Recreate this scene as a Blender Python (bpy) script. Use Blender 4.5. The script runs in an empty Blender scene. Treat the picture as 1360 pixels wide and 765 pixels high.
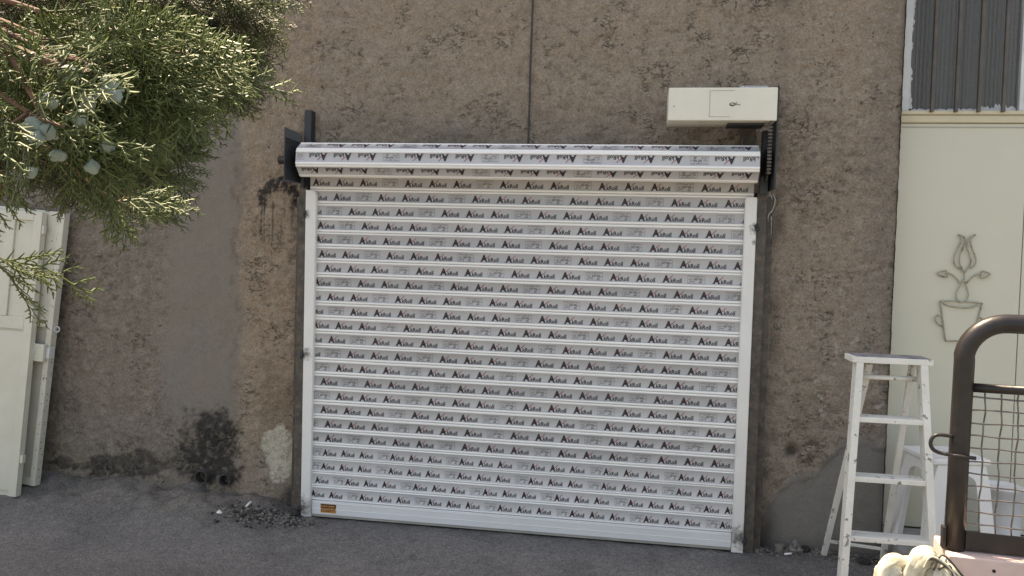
import bpy, bmesh, math, random
import numpy as np
from mathutils import Vector, Matrix
rnd = random.Random(7)
nr = np.random.default_rng(11)
scn = bpy.context.scene
col = scn.collection

# ------------------------------------------------------------------ camera
cam_d = bpy.data.cameras.new('camera'); cam = bpy.data.objects.new('camera', cam_d); col.objects.link(cam)
cam_d.sensor_fit = 'HORIZONTAL'; cam_d.sensor_width = 36.0; cam_d.lens = 36.0 * 1060 / 1360
cam_d.clip_start = 0.02; cam_d.clip_end = 400
yaw, pit, rol = -0.15365, -0.03567, 0.02916
f = Vector((math.sin(yaw) * math.cos(pit), math.cos(yaw) * math.cos(pit), math.sin(pit)))
r = Vector((math.cos(yaw), -math.sin(yaw), 0)); u = r.cross(f)
r2 = r * math.cos(rol) + u * math.sin(rol); u2 = -r * math.sin(rol) + u * math.cos(rol)
M = Matrix((r2, u2, -f)).transposed().to_4x4(); M.translation = Vector((1.7084, -4.1178, 1.4902))
cam.matrix_world = M
scn.camera = cam

# ------------------------------------------------------------------ sky, sun, exposure
SUN_EL, SUN_AZ = math.radians(66), math.radians(-50)
w = bpy.data.worlds.new('World'); scn.world = w; w.use_nodes = True
nt = w.node_tree; bg = nt.nodes['Background']
sky = nt.nodes.new('ShaderNodeTexSky'); sky.sky_type = 'NISHITA'; sky.sun_disc = False
sky.sun_elevation = SUN_EL; sky.sun_rotation = SUN_AZ; sky.air_density = 1.0; sky.dust_density = 2.2; sky.ozone_density = 0.8
nt.links.new(sky.outputs[0], bg.inputs[0]); bg.inputs[1].default_value = 0.13
sd = bpy.data.lights.new('sun', 'SUN'); sun = bpy.data.objects.new('sun', sd); col.objects.link(sun)
sd.energy = 4.2; sd.angle = math.radians(0.53); sd.color = (1.0, 0.95, 0.87)
sdir = Vector((math.sin(SUN_AZ) * math.cos(SUN_EL), math.cos(SUN_AZ) * math.cos(SUN_EL), math.sin(SUN_EL)))
sun.rotation_euler = sdir.to_track_quat('Z', 'Y').to_euler(); sun.location = (-2, 6, 9)
vs = scn.view_settings
vs.view_transform = 'Standard'; vs.look = 'None'; vs.gamma = 1.0; vs.exposure = 1.62; vs.use_curve_mapping = False
try:
    vs.use_white_balance = True; vs.white_balance_temperature = 8600; vs.white_balance_tint = 12
except Exception:
    pass

# ------------------------------------------------------------------ numpy noise
def _grad(ix, iy, seed):
    h = (ix.astype(np.int64) * 374761393 + iy.astype(np.int64) * 668265263 + seed * 974711) & 0x7fffffff
    h = ((h ^ (h >> 13)) * 1274126177) & 0x7fffffff
    a = ((h ^ (h >> 16)) & 0xffff) / 65536.0 * 2 * np.pi
    return np.cos(a), np.sin(a)
def pn(x, y, seed=0):
    x = np.asarray(x, float); y = np.asarray(y, float)
    ix = np.floor(x); iy = np.floor(y); fx = x - ix; fy = y - iy
    ux = fx * fx * fx * (fx * (fx * 6 - 15) + 10); uy = fy * fy * fy * (fy * (fy * 6 - 15) + 10)
    def g(dx, dy):
        gx, gy = _grad(ix + dx, iy + dy, seed)
        return gx * (fx - dx) + gy * (fy - dy)
    a = g(0, 0) * (1 - ux) + g(1, 0) * ux; b = g(0, 1) * (1 - ux) + g(1, 1) * ux
    return (a * (1 - uy) + b * uy) * 1.5
def fbm(x, y, sc, o=4, seed=0, gain=.5):
    t = 0; a = 1.0
    for i in range(o):
        t = t + a * pn(x * sc, y * sc, seed + i * 17); sc *= 2.07; a *= gain
    return t
def sst(a, b, x):
    t = np.clip((x - a) / (b - a), 0, 1); return t * t * (3 - 2 * t)

# ------------------------------------------------------------------ materials
def N(t, kind, **kw):
    n = t.nodes.new(kind)
    for k, v in kw.items(): setattr(n, k, v)
    return n
def base_mat(name):
    m = bpy.data.materials.new(name); m.use_nodes = True
    return m, m.node_tree, m.node_tree.nodes['Principled BSDF']
def mat(name, c, rough=.6, metal=0., var=.12, vscale=9., bump=0., bscale=60., dirt=None, dirt_amt=.0, dirt_scale=20., dirt_edge=.03, coat=0., spec=.5, trans=0., alpha=1., ior=1.45):
    m, t, p = base_mat(name)
    tc = N(t, 'ShaderNodeTexCoord')
    n1 = N(t, 'ShaderNodeTexNoise'); n1.inputs['Scale'].default_value = vscale; n1.inputs['Detail'].default_value = 6; n1.inputs['Roughness'].default_value = .65
    t.links.new(tc.outputs['Object'], n1.inputs['Vector'])
    mr = N(t, 'ShaderNodeMapRange'); mr.inputs[1].default_value = .3; mr.inputs[2].default_value = .7
    mr.inputs[3].default_value = 1 - var; mr.inputs[4].default_value = 1 + var
    t.links.new(n1.outputs[0], mr.inputs[0])
    mx = N(t, 'ShaderNodeMix', data_type='RGBA', blend_type='MULTIPLY'); mx.inputs[0].default_value = 1
    mx.inputs[6].default_value = (*c, 1); t.links.new(mr.outputs[0], mx.inputs[7])
    out = mx.outputs[2]
    if dirt:
        n2 = N(t, 'ShaderNodeTexNoise'); n2.inputs['Scale'].default_value = dirt_scale; n2.inputs['Detail'].default_value = 9; n2.inputs['Roughness'].default_value = .7
        t.links.new(tc.outputs['Object'], n2.inputs['Vector'])
        m2 = N(t, 'ShaderNodeMapRange'); m2.inputs[1].default_value = 1 - dirt_amt - dirt_edge; m2.inputs[2].default_value = 1 - dirt_amt + dirt_edge
        t.links.new(n2.outputs[0], m2.inputs[0])
        x2 = N(t, 'ShaderNodeMix', data_type='RGBA'); t.links.new(m2.outputs[0], x2.inputs[0]); t.links.new(out, x2.inputs[6]); x2.inputs[7].default_value = (*dirt, 1)
        out = x2.outputs[2]
    t.links.new(out, p.inputs['Base Color'])
    p.inputs['Metallic'].default_value = metal; p.inputs['Coat Weight'].default_value = coat
    p.inputs['Specular IOR Level'].default_value = spec; p.inputs['Transmission Weight'].default_value = trans; p.inputs['Alpha'].default_value = alpha
    p.inputs['IOR'].default_value = ior
    r1 = N(t, 'ShaderNodeMapRange'); r1.inputs[3].default_value = max(.03, rough - .12); r1.inputs[4].default_value = min(1, rough + .12)
    t.links.new(n1.outputs[0], r1.inputs[0]); t.links.new(r1.outputs[0], p.inputs['Roughness'])
    if bump:
        n3 = N(t, 'ShaderNodeTexNoise'); n3.inputs['Scale'].default_value = bscale; n3.inputs['Detail'].default_value = 6
        t.links.new(tc.outputs['Object'], n3.inputs['Vector'])
        b = N(t, 'ShaderNodeBump'); b.inputs['Strength'].default_value = bump; b.inputs['Distance'].default_value = .004
        t.links.new(n3.outputs[0], b.inputs['Height']); t.links.new(b.outputs[0], p.inputs['Normal'])
    return m
def attr_mat(name, fine=140., amt=.35, bump=.9, speck=.25, cracks=0., cells=0., cell_scale=220.):
    """rough mineral surface: albedo from the 'Col' attribute, grain and relief from noise, relief scaled by 'grain'."""
    m, t, p = base_mat(name)
    tc = N(t, 'ShaderNodeTexCoord'); at = N(t, 'ShaderNodeAttribute', attribute_name='Col'); ga = N(t, 'ShaderNodeAttribute', attribute_name='grain')
    def noise(sc, det=8, ro=.65):
        n = N(t, 'ShaderNodeTexNoise'); n.inputs['Scale'].default_value = sc; n.inputs['Detail'].default_value = det; n.inputs['Roughness'].default_value = ro
        t.links.new(tc.outputs['Object'], n.inputs['Vector']); return n
    a = noise(fine); b = noise(fine * .22); c = noise(fine * 2.6, 3)
    def rng(n, lo, hi):
        q = N(t, 'ShaderNodeMapRange'); q.inputs[1].default_value = .3; q.inputs[2].default_value = .7; q.inputs[3].default_value = lo; q.inputs[4].default_value = hi
        t.links.new(n.outputs[0], q.inputs[0]); return q
    qa = rng(a, 1 - amt, 1 + amt); qb = rng(b, 1 - amt * .6, 1 + amt * .6); qc = rng(c, 1 - speck, 1 + speck)
    prod = N(t, 'ShaderNodeMath', operation='MULTIPLY'); t.links.new(qa.outputs[0], prod.inputs[0]); t.links.new(qb.outputs[0], prod.inputs[1])
    prod2 = N(t, 'ShaderNodeMath', operation='MULTIPLY'); t.links.new(prod.outputs[0], prod2.inputs[0]); t.links.new(qc.outputs[0], prod2.inputs[1])
    hgt = None
    if cracks:
        nz = noise(21, 6, .6); mk = noise(6.5, 5, .6)
        mp = N(t, 'ShaderNodeMapping'); mp.inputs['Scale'].default_value = (.75, 1, 1.35); t.links.new(tc.outputs['Object'], mp.inputs['Vector']); t.links.new(mp.outputs[0], nz.inputs['Vector'])
        sb = N(t, 'ShaderNodeMath', operation='SUBTRACT'); sb.inputs[1].default_value = .5; t.links.new(nz.outputs[0], sb.inputs[0])
        ab = N(t, 'ShaderNodeMath', operation='ABSOLUTE'); t.links.new(sb.outputs[0], ab.inputs[0])
        c1 = N(t, 'ShaderNodeMapRange'); c1.inputs[1].default_value = .0; c1.inputs[2].default_value = .02; c1.inputs[3].default_value = 1; c1.inputs[4].default_value = 0; t.links.new(ab.outputs[0], c1.inputs[0])
        c2 = N(t, 'ShaderNodeMapRange'); c2.inputs[1].default_value = .53; c2.inputs[2].default_value = .66; t.links.new(mk.outputs[0], c2.inputs[0])
        cm = N(t, 'ShaderNodeMath', operation='MULTIPLY'); t.links.new(c1.outputs[0], cm.inputs[0]); t.links.new(c2.outputs[0], cm.inputs[1])
        pk = noise(48, 4, .6); c3 = N(t, 'ShaderNodeMapRange'); c3.inputs[1].default_value = .66; c3.inputs[2].default_value = .75; t.links.new(pk.outputs[0], c3.inputs[0])
        mxm = N(t, 'ShaderNodeMath', operation='MAXIMUM'); t.links.new(cm.outputs[0], mxm.inputs[0]); t.links.new(c3.outputs[0], mxm.inputs[1]); hgt = mxm
        iv = N(t, 'ShaderNodeMath', operation='MULTIPLY_ADD'); iv.inputs[1].default_value = -cracks; iv.inputs[2].default_value = 1.0; t.links.new(mxm.outputs[0], iv.inputs[0])  # shade of crevices and pits painted into the albedo, on top of the bump
        pr_ = N(t, 'ShaderNodeMath', operation='MULTIPLY'); t.links.new(prod2.outputs[0], pr_.inputs[0]); t.links.new(iv.outputs[0], pr_.inputs[1]); prod2 = pr_
    if cells:
        vo = N(t, 'ShaderNodeTexVoronoi'); vo.inputs['Scale'].default_value = cell_scale; t.links.new(tc.outputs['Object'], vo.inputs['Vector'])
        sp_ = N(t, 'ShaderNodeSeparateColor'); t.links.new(vo.outputs['Color'], sp_.inputs[0])
        c4 = N(t, 'ShaderNodeMapRange'); c4.inputs[3].default_value = 1 - cells; c4.inputs[4].default_value = 1 + cells; t.links.new(sp_.outputs[0], c4.inputs[0])
        pr_ = N(t, 'ShaderNodeMath', operation='MULTIPLY'); t.links.new(prod2.outputs[0], pr_.inputs[0]); t.links.new(c4.outputs[0], pr_.inputs[1]); prod2 = pr_
    one = N(t, 'ShaderNodeMix', data_type='FLOAT'); one.inputs[2].default_value = 1.0
    t.links.new(ga.outputs['Fac'], one.inputs[0]); t.links.new(prod2.outputs[0], one.inputs[3])
    mx = N(t, 'ShaderNodeMix', data_type='RGBA', blend_type='MULTIPLY'); mx.inputs[0].default_value = 1
    t.links.new(at.outputs['Color'], mx.inputs[6]); t.links.new(one.outputs[0], mx.inputs[7])
    t.links.new(mx.outputs[2], p.inputs['Base Color'])
    p.inputs['Roughness'].default_value = .92; p.inputs['Specular IOR Level'].default_value = .2
    ad = N(t, 'ShaderNodeMath', operation='ADD'); t.links.new(a.outputs[0], ad.inputs[0]); t.links.new(b.outputs[0], ad.inputs[1])
    if hgt:
        ad2 = N(t, 'ShaderNodeMath', operation='MULTIPLY_ADD'); ad2.inputs[1].default_value = -.9; t.links.new(hgt.outputs[0], ad2.inputs[0]); t.links.new(ad.outputs[0], ad2.inputs[2]); ad = ad2
    bm_ = N(t, 'ShaderNodeBump'); bm_.inputs['Distance'].default_value = .008
    st = N(t, 'ShaderNodeMath', operation='MULTIPLY'); st.inputs[1].default_value = bump; t.links.new(ga.outputs['Fac'], st.inputs[0]); t.links.new(st.outputs[0], bm_.inputs['Strength'])
    t.links.new(ad.outputs[0], bm_.inputs['Height']); t.links.new(bm_.outputs[0], p.inputs['Normal'])
    return m
MT = {}
MT['plaster'] = attr_mat('rough_plaster', 95, .27, 1.0, .18, .55, .07, 150)
MT['asphalt'] = attr_mat('dusty_asphalt', 120, .34, 1.0, .45, .0, .3, 170)
MT['stone_stuff'] = mat('rubble_stone', (.17, .155, .135), .95, var=.4, vscale=40, bump=.6, bscale=120)
MT['charcoal'] = mat('charcoal_crumb', (.03, .028, .026), .95, var=.4, vscale=60)
MT['white_bit'] = mat('white_litter', (.7, .69, .65), .8, var=.15)
MT['slat'] = mat('white_slat_paint', (.80, .80, .775), .38, var=.03, vscale=6)
MT['film'] = mat('grey_protective_film', (.405, .405, .41), .33, var=.09, vscale=4, bump=.28, bscale=22)
MT['filmlow'] = mat('pale_protective_film', (.50, .50, .505), .33, var=.08, vscale=4, bump=.28, bscale=22)
for k_ in ('film', 'filmlow'):
    t_ = MT[k_].node_tree; oi = t_.nodes.new('ShaderNodeObjectInfo'); p_ = t_.nodes['Principled BSDF']; lk_ = p_.inputs['Base Color'].links[0].from_socket
    mr_ = t_.nodes.new('ShaderNodeMapRange'); mr_.inputs[3].default_value = .88; mr_.inputs[4].default_value = 1.1; t_.links.new(oi.outputs['Random'], mr_.inputs[0])
    mx_ = t_.nodes.new('ShaderNodeMix'); mx_.data_type = 'RGBA'; mx_.blend_type = 'MULTIPLY'; mx_.inputs[0].default_value = 1; t_.links.new(lk_, mx_.inputs[6]); t_.links.new(mr_.outputs[0], mx_.inputs[7]); t_.links.new(mx_.outputs[2], p_.inputs['Base Color'])
MT['ink'] = mat('black_ink', (.03, .028, .032), .5, var=.2, vscale=40)
MT['ink_red'] = mat('dark_red_ink', (.30, .035, .045), .5, var=.3, vscale=40)
MT['ink_grey'] = mat('grey_ink', (.085, .085, .09), .5, var=.2, vscale=40)
MT['rail'] = mat('rail_paint', (.69, .69, .665), .42, var=.05, vscale=7, dirt=(.12, .10, .08), dirt_amt=.30, dirt_scale=6, dirt_edge=.02)
t_ = MT['rail'].node_tree; p_ = t_.nodes['Principled BSDF']; src_ = p_.inputs['Base Color'].links[0].from_socket; g_ = t_.nodes.new('ShaderNodeNewGeometry')
nz_ = t_.nodes.new('ShaderNodeTexNoise'); nz_.inputs['Scale'].default_value = 60; nz_.inputs['Detail'].default_value = 6; t_.links.new(g_.outputs['Position'], nz_.inputs['Vector'])
for (x_, z_, r_) in ((-.056, 1.70, .030), (-.050, .945, .045), (-.045, .105, .075), (2.287, 1.68, .040), (2.280, 1.61, .018), (2.272, .13, .075)):
    d_ = t_.nodes.new('ShaderNodeVectorMath'); d_.operation = 'DISTANCE'; d_.inputs[1].default_value = (x_, -.03, z_); t_.links.new(g_.outputs['Position'], d_.inputs[0])
    ma_ = t_.nodes.new('ShaderNodeMath'); ma_.operation = 'MULTIPLY_ADD'; ma_.inputs[1].default_value = r_ * 1.6; t_.links.new(nz_.outputs[0], ma_.inputs[0]); t_.links.new(d_.outputs['Value'], ma_.inputs[2])
    m_ = t_.nodes.new('ShaderNodeMapRange'); m_.inputs[1].default_value = r_ * .9; m_.inputs[2].default_value = r_ * 1.75; m_.inputs[3].default_value = .9; m_.inputs[4].default_value = 0; t_.links.new(ma_.outputs[0], m_.inputs[0])
    x2_ = t_.nodes.new('ShaderNodeMix'); x2_.data_type = 'RGBA'; t_.links.new(m_.outputs[0], x2_.inputs[0]); t_.links.new(src_, x2_.inputs[6]); x2_.inputs[7].default_value = (.07, .055, .045, 1); src_ = x2_.outputs[2]
t_.links.new(src_, p_.inputs['Base Color'])
MT['bar'] = mat('bottom_bar_aluminium', (.66, .67, .675), .36, var=.04, vscale=4)
MT['rubber'] = mat('black_rubber', (.03, .03, .03), .8)
MT['steel'] = mat('dark_weathered_steel', (.085, .075, .065), .65, metal=.3, var=.45, vscale=14, bump=.5, bscale=80, dirt=(.17, .13, .10), dirt_amt=.42, dirt_scale=22, dirt_edge=.08)
MT['plate'] = mat('black_painted_plate', (.028, .032, .036), .55, var=.3, vscale=12, bump=.2, bscale=60)
MT['chain'] = mat('oily_chain', (.06, .05, .045), .45, metal=.7, var=.4, vscale=60)
MT['motor'] = mat('cream_motor_cover', (.65, .63, .54), .45, var=.05, vscale=5, dirt=(.35, .32, .26), dirt_amt=.25, dirt_scale=16)
MT['seam'] = mat('seam_grey', (.33, .32, .28), .7)
MT['clear'] = mat('clear_plastic', (.8, .82, .85), .12, trans=.75, var=.05)
MT['cream'] = mat('cream_gate_paint', (.54, .52, .43), .48, var=.07, vscale=4, dirt=(.26, .22, .17), dirt_amt=.30, dirt_scale=14, dirt_edge=.02, bump=.1, bscale=30)
MT['creamold'] = mat('worn_cream_paint', (.54, .52, .44), .55, var=.12, vscale=6, dirt=(.16, .13, .10), dirt_amt=.36, dirt_scale=24, dirt_edge=.02, bump=.2, bscale=40)
MT['hole'] = mat('dark_hole', (.02, .018, .016), .9)
MT['door'] = mat('cream_sheet_paint', (.545, .53, .43), .42, var=.035, vscale=2.2, bump=.35, bscale=3.5, dirt=(.36, .33, .26), dirt_amt=.24, dirt_scale=20)
MT['doorrail'] = mat('yellowed_cream_paint', (.54, .48, .34), .5, var=.06, vscale=6)
MT['frame'] = mat('grey_white_frame', (.56, .58, .58), .55, var=.12, vscale=8, dirt=(.3, .29, .27), dirt_amt=.3, dirt_scale=18)
MT['putty'] = mat('window_putty', (.46, .48, .48), .8, var=.2, vscale=20)
MT['bar_iron'] = mat('iron_bar', (.10, .088, .078), .6, var=.3, vscale=14, metal=.2)
MT['ornament'] = mat('painted_iron_rod', (.34, .32, .24), .55, var=.25, vscale=30, dirt=(.10, .085, .06), dirt_amt=.42, dirt_scale=40)
MT['ladder'] = mat('chipped_white_paint', (.66, .655, .61), .5, var=.10, vscale=10, dirt=(.20, .175, .15), dirt_amt=.395, dirt_scale=20, dirt_edge=.02, bump=.3, bscale=60)
MT['laddertop'] = mat('worn_grey_tread', (.20, .20, .215), .75, var=.5, vscale=22, bump=.6, bscale=80, dirt=(.42, .42, .42), dirt_amt=.38, dirt_scale=34)
MT['stool'] = mat('white_plastic', (.66, .665, .655), .38, var=.04, vscale=5)
MT['tube'] = mat('brown_black_tube', (.024, .020, .0185), .36, metal=.1, var=.35, vscale=16, bump=.15, bscale=60, dirt=(.10, .08, .06), dirt_amt=.30, dirt_scale=30)
MT['wire'] = mat('mesh_wire', (.15, .14, .13), .34, metal=.6, var=.3, vscale=40)
MT['coping'] = mat('pale_pink_stone', (.55, .42, .38), .7, var=.10, vscale=16, bump=.25, bscale=90, dirt=(.36, .27, .24), dirt_amt=.33, dirt_scale=40)
MT['parapet'] = mat('cream_render', (.56, .53, .44), .85, var=.15, vscale=8, bump=.5, bscale=50)
MT['concrete'] = mat('grey_concrete', (.27, .265, .25), .9, var=.22, vscale=9, bump=.5, bscale=70, dirt=(.13, .125, .12), dirt_amt=.36, dirt_scale=8, dirt_edge=.06)
MT['rag'] = mat('pale_plastic_bag', (.58, .54, .42), .3, var=.2, vscale=20, dirt=(.45, .40, .28), dirt_amt=.45, dirt_scale=16, dirt_edge=.08)
MT['bark'] = mat('reddish_bark', (.17, .095, .065), .85, var=.35, vscale=40, bump=.8, bscale=120)
MT['cone'] = mat('glaucous_cone', (.25, .31, .265), .65, var=.25, vscale=60, bump=.3, bscale=200)
MT['bucket'] = mat('grey_white_tin', (.50, .51, .52), .42, var=.10, vscale=10)
MT['mass'] = mat('building_render', (.25, .215, .17), .95, var=.2, vscale=3, bump=.6, bscale=40)
MT['dark'] = mat('dark_room', (.02, .02, .022), .9)
MT['cable'] = mat('black_cable', (.035, .033, .032), .6)
MT['orange'] = mat('orange_print', (.55, .22, .03), .5, var=.1)
MT['pipe'] = mat('sooty_pipe', (.05, .046, .042), .8, var=.4, vscale=30)
MT['iris'] = mat('cigarette_paper', (.72, .70, .66), .8)
def leaf_mat(name, c1, c2, tr):
    m, t, p = base_mat(name)
    g = N(t, 'ShaderNodeNewGeometry'); ra = N(t, 'ShaderNodeValToRGB')
    ra.color_ramp.elements[0].color = (*c1, 1); ra.color_ramp.elements[1].color = (*c2, 1)
    t.links.new(g.outputs['Random Per Island'], ra.inputs[0])
    t.links.new(ra.outputs[0], p.inputs['Base Color']); p.inputs['Roughness'].default_value = .48; p.inputs['Specular IOR Level'].default_value = .45
    tl = N(t, 'ShaderNodeBsdfTranslucent'); t.links.new(ra.outputs[0], tl.inputs[0])
    ms = N(t, 'ShaderNodeMixShader'); ms.inputs[0].default_value = tr
    t.links.new(p.outputs[0], ms.inputs[1]); t.links.new(tl.outputs[0], ms.inputs[2])
    t.links.new(ms.outputs[0], t.nodes['Material Output'].inputs[0]); return m
MT['leaf'] = leaf_mat('cypress_leaf', (.085, .115, .038), (.20, .25, .095), .38)
MT['leafdry'] = leaf_mat('cypress_leaf_dull', (.075, .078, .040), (.18, .18, .10), .3)
def glass_mat():
    m, t, p = base_mat('fluted_glass')
    p.inputs['Base Color'].default_value = (.17, .175, .17, 1); p.inputs['Roughness'].default_value = .22; p.inputs['Transmission Weight'].default_value = .45
    tc = N(t, 'ShaderNodeTexCoord'); wv = N(t, 'ShaderNodeTexWave', bands_direction='Z'); wv.inputs['Scale'].default_value = 26; wv.inputs['Distortion'].default_value = 1.0
    t.links.new(tc.outputs['Object'], wv.inputs['Vector'])
    b = N(t, 'ShaderNodeBump'); b.inputs['Strength'].default_value = .35; b.inputs['Distance'].default_value = .003
    t.links.new(wv.outputs[1], b.inputs['Height']); t.links.new(b.outputs[0], p.inputs['Normal']); return m
MT['glass'] = glass_mat()

# ------------------------------------------------------------------ building blocks
def tag(o, label=None, cat=None, group=None, kind=None):
    for k, v in (('label', label), ('category', cat), ('group', group), ('kind', kind)):
        if v: o[k] = v
    return o
def empty(name, loc=(0, 0, 0), rz=0.):
    o = bpy.data.objects.new(name, None); col.objects.link(o); o.location = loc; o.rotation_euler = (0, 0, rz)
    o.empty_display_size = .1; return o
def link(name, me, mats, parent=None, smooth=False):
    o = bpy.data.objects.new(name, me); col.objects.link(o)
    if not isinstance(mats, (list, tuple)): mats = [mats]
    if not me.materials:
        for m in mats: me.materials.append(MT[m])
    if parent: o.parent = parent
    if smooth: me.shade_smooth()
    return o
def npmesh(name, V, F, mi=None):
    me = bpy.data.meshes.new(name)
    V = np.asarray(V, np.float32); F = np.asarray(F, np.int32); k = F.shape[1]
    me.vertices.add(len(V)); me.vertices.foreach_set('co', V.ravel())
    me.loops.add(F.size); me.loops.foreach_set('vertex_index', F.ravel())
    me.polygons.add(len(F)); me.polygons.foreach_set('loop_start', np.arange(0, F.size, k, dtype=np.int32))
    if mi is not None: me.polygons.foreach_set('material_index', np.asarray(mi, np.int32))
    me.update(); me.validate(); return me
class B:
    def __init__(s): s.bm = bmesh.new()
    def box(s, a, b, bev=0., seg=2, mi=0):
        a = Vector(a); b = Vector(b); t = bmesh.new()
        bmesh.ops.create_cube(t, size=1)
        for v in t.verts: v.co = Vector(((a[i] + b[i]) / 2 + v.co[i] * (b[i] - a[i]) for i in range(3)))
        if bev: bmesh.ops.bevel(t, geom=t.edges[:], offset=bev, segments=seg, profile=.6, affect='EDGES')
        return s._add(t, mi)
    def _add(s, t, mi=0, M=None):
        if M is not None: bmesh.ops.transform(t, matrix=M, verts=t.verts[:])
        mp = {v: s.bm.verts.new(v.co) for v in t.verts}
        for fc in t.faces:
            n = s.bm.faces.new([mp[v] for v in fc.verts]); n.material_index = mi; n.smooth = fc.smooth
        t.free(); return s
    def beam(s, p, q, w, d, up=(0, 1, 0), w2=None, d2=None, bev=.002, mi=0):
        """rectangular bar from p to q; w across, d along up"""
        p = Vector(p); q = Vector(q); ax = (q - p); L = ax.length; ax.normalize()
        upv = Vector(up); upv = (upv - ax * upv.dot(ax)).normalized(); si = ax.cross(upv)
        t = bmesh.new(); bmesh.ops.create_cube(t, size=1)
        for v in t.verts:
            e = v.co.z + .5; ww = w + ((w2 or w) - w) * e; dd = d + ((d2 or d) - d) * e
            v.co = Vector((v.co.x * ww, v.co.y * dd, e * L))
        if bev: bmesh.ops.bevel(t, geom=t.edges[:], offset=bev, segments=2, profile=.6, affect='EDGES')
        Mx = Matrix((si, upv, ax)).transposed().to_4x4(); Mx.translation = p
        return s._add(t, mi, Mx)
    def tube(s, pts, rad, n=10, caps=True, mi=0, smooth=True):
        pts = [Vector(p) for p in pts]; rads = rad if isinstance(rad, (list, tuple)) else [rad] * len(pts)
        ref = None; rings = []
        for i, p in enumerate(pts):
            d = (pts[min(i + 1, len(pts) - 1)] - pts[max(i - 1, 0)]).normalized()
            if ref is None: ref = Vector((0, 0, 1)) if abs(d.z) < .9 else Vector((1, 0, 0))
            ref = (ref - d * ref.dot(d)).normalized(); b = d.cross(ref)
            rings.append([s.bm.verts.new(p + (ref * math.cos(a) + b * math.sin(a)) * rads[i]) for a in (2 * math.pi * k / n for k in range(n))])
        for i in range(len(rings) - 1):
            for k in range(n):
                fc = s.bm.faces.new((rings[i][k], rings[i][(k + 1) % n], rings[i + 1][(k + 1) % n], rings[i + 1][k])); fc.material_index = mi; fc.smooth = smooth
        if caps:
            for R in (rings[0][::-1], rings[-1]):
                fc = s.bm.faces.new(R); fc.material_index = mi
        return s
    def poly(s, pts, off, mi=0):
        """flat polygon (list of 3D points) thickened by vector off"""
        off = Vector(off); a = [s.bm.verts.new(Vector(p)) for p in pts]; b = [s.bm.verts.new(Vector(p) + off) for p in pts]
        n = len(a)
        fs = [s.bm.faces.new(a), s.bm.faces.new(b[::-1])] + [s.bm.faces.new((a[i], b[i], b[(i + 1) % n], a[(i + 1) % n])) for i in range(n)]
        for fc in fs: fc.material_index = mi
        return s
    def lathe(s, prof, c=(0, 0, 0), n=20, mi=0):
        c = Vector(c); rings = [[s.bm.verts.new(c + Vector((rr * math.cos(2 * math.pi * k / n), rr * math.sin(2 * math.pi * k / n), z))) for k in range(n)] for rr, z in prof]
        for i in range(len(rings) - 1):
            for k in range(n):
                fc = s.bm.faces.new((rings[i][k], rings[i][(k + 1) % n], rings[i + 1][(k + 1) % n], rings[i + 1][k])); fc.smooth = True; fc.material_index = mi
        s.bm.faces.new(rings[0][::-1]); s.bm.faces.new(rings[-1]); return s
    def mesh(s, name):
        bmesh.ops.recalc_face_normals(s.bm, faces=s.bm.faces[:])
        me = bpy.data.meshes.new(name); s.bm.to_mesh(me); s.bm.free(); return me
    def build(s, name, mats, parent=None):
        return link(name, s.mesh(name), mats, parent)
def smooth_path(pts, n=6):
    """Catmull-Rom through the points"""
    P = [Vector(p) for p in pts]; P = [P[0] * 2 - P[1]] + P + [P[-1] * 2 - P[-2]]; out = []
    for i in range(1, len(P) - 2):
        for k in range(n):
            t = k / n; a, b, c, d = P[i - 1:i + 3]
            out.append(.5 * ((2 * b) + (c - a) * t + (2 * a - 5 * b + 4 * c - d) * t * t + (3 * b - a - 3 * c + d) * t ** 3))
    out.append(P[-2]); return out
def set_attr(me, name, vals, kind):
    a = me.attributes.new(name, kind, 'POINT')
    a.data.foreach_set('color' if kind == 'FLOAT_COLOR' else 'value', np.asarray(vals, np.float32).ravel())
def grid_faces(nx, ny):
    i = np.arange(nx - 1)[:, None] * ny + np.arange(ny - 1)[None, :]
    return np.stack([i, i + ny, i + ny + 1, i + 1], -1).reshape(-1, 4)
def mixc(c, m, d):
    return c * (1 - m[..., None]) + np.asarray(d) * m[..., None]

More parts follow.
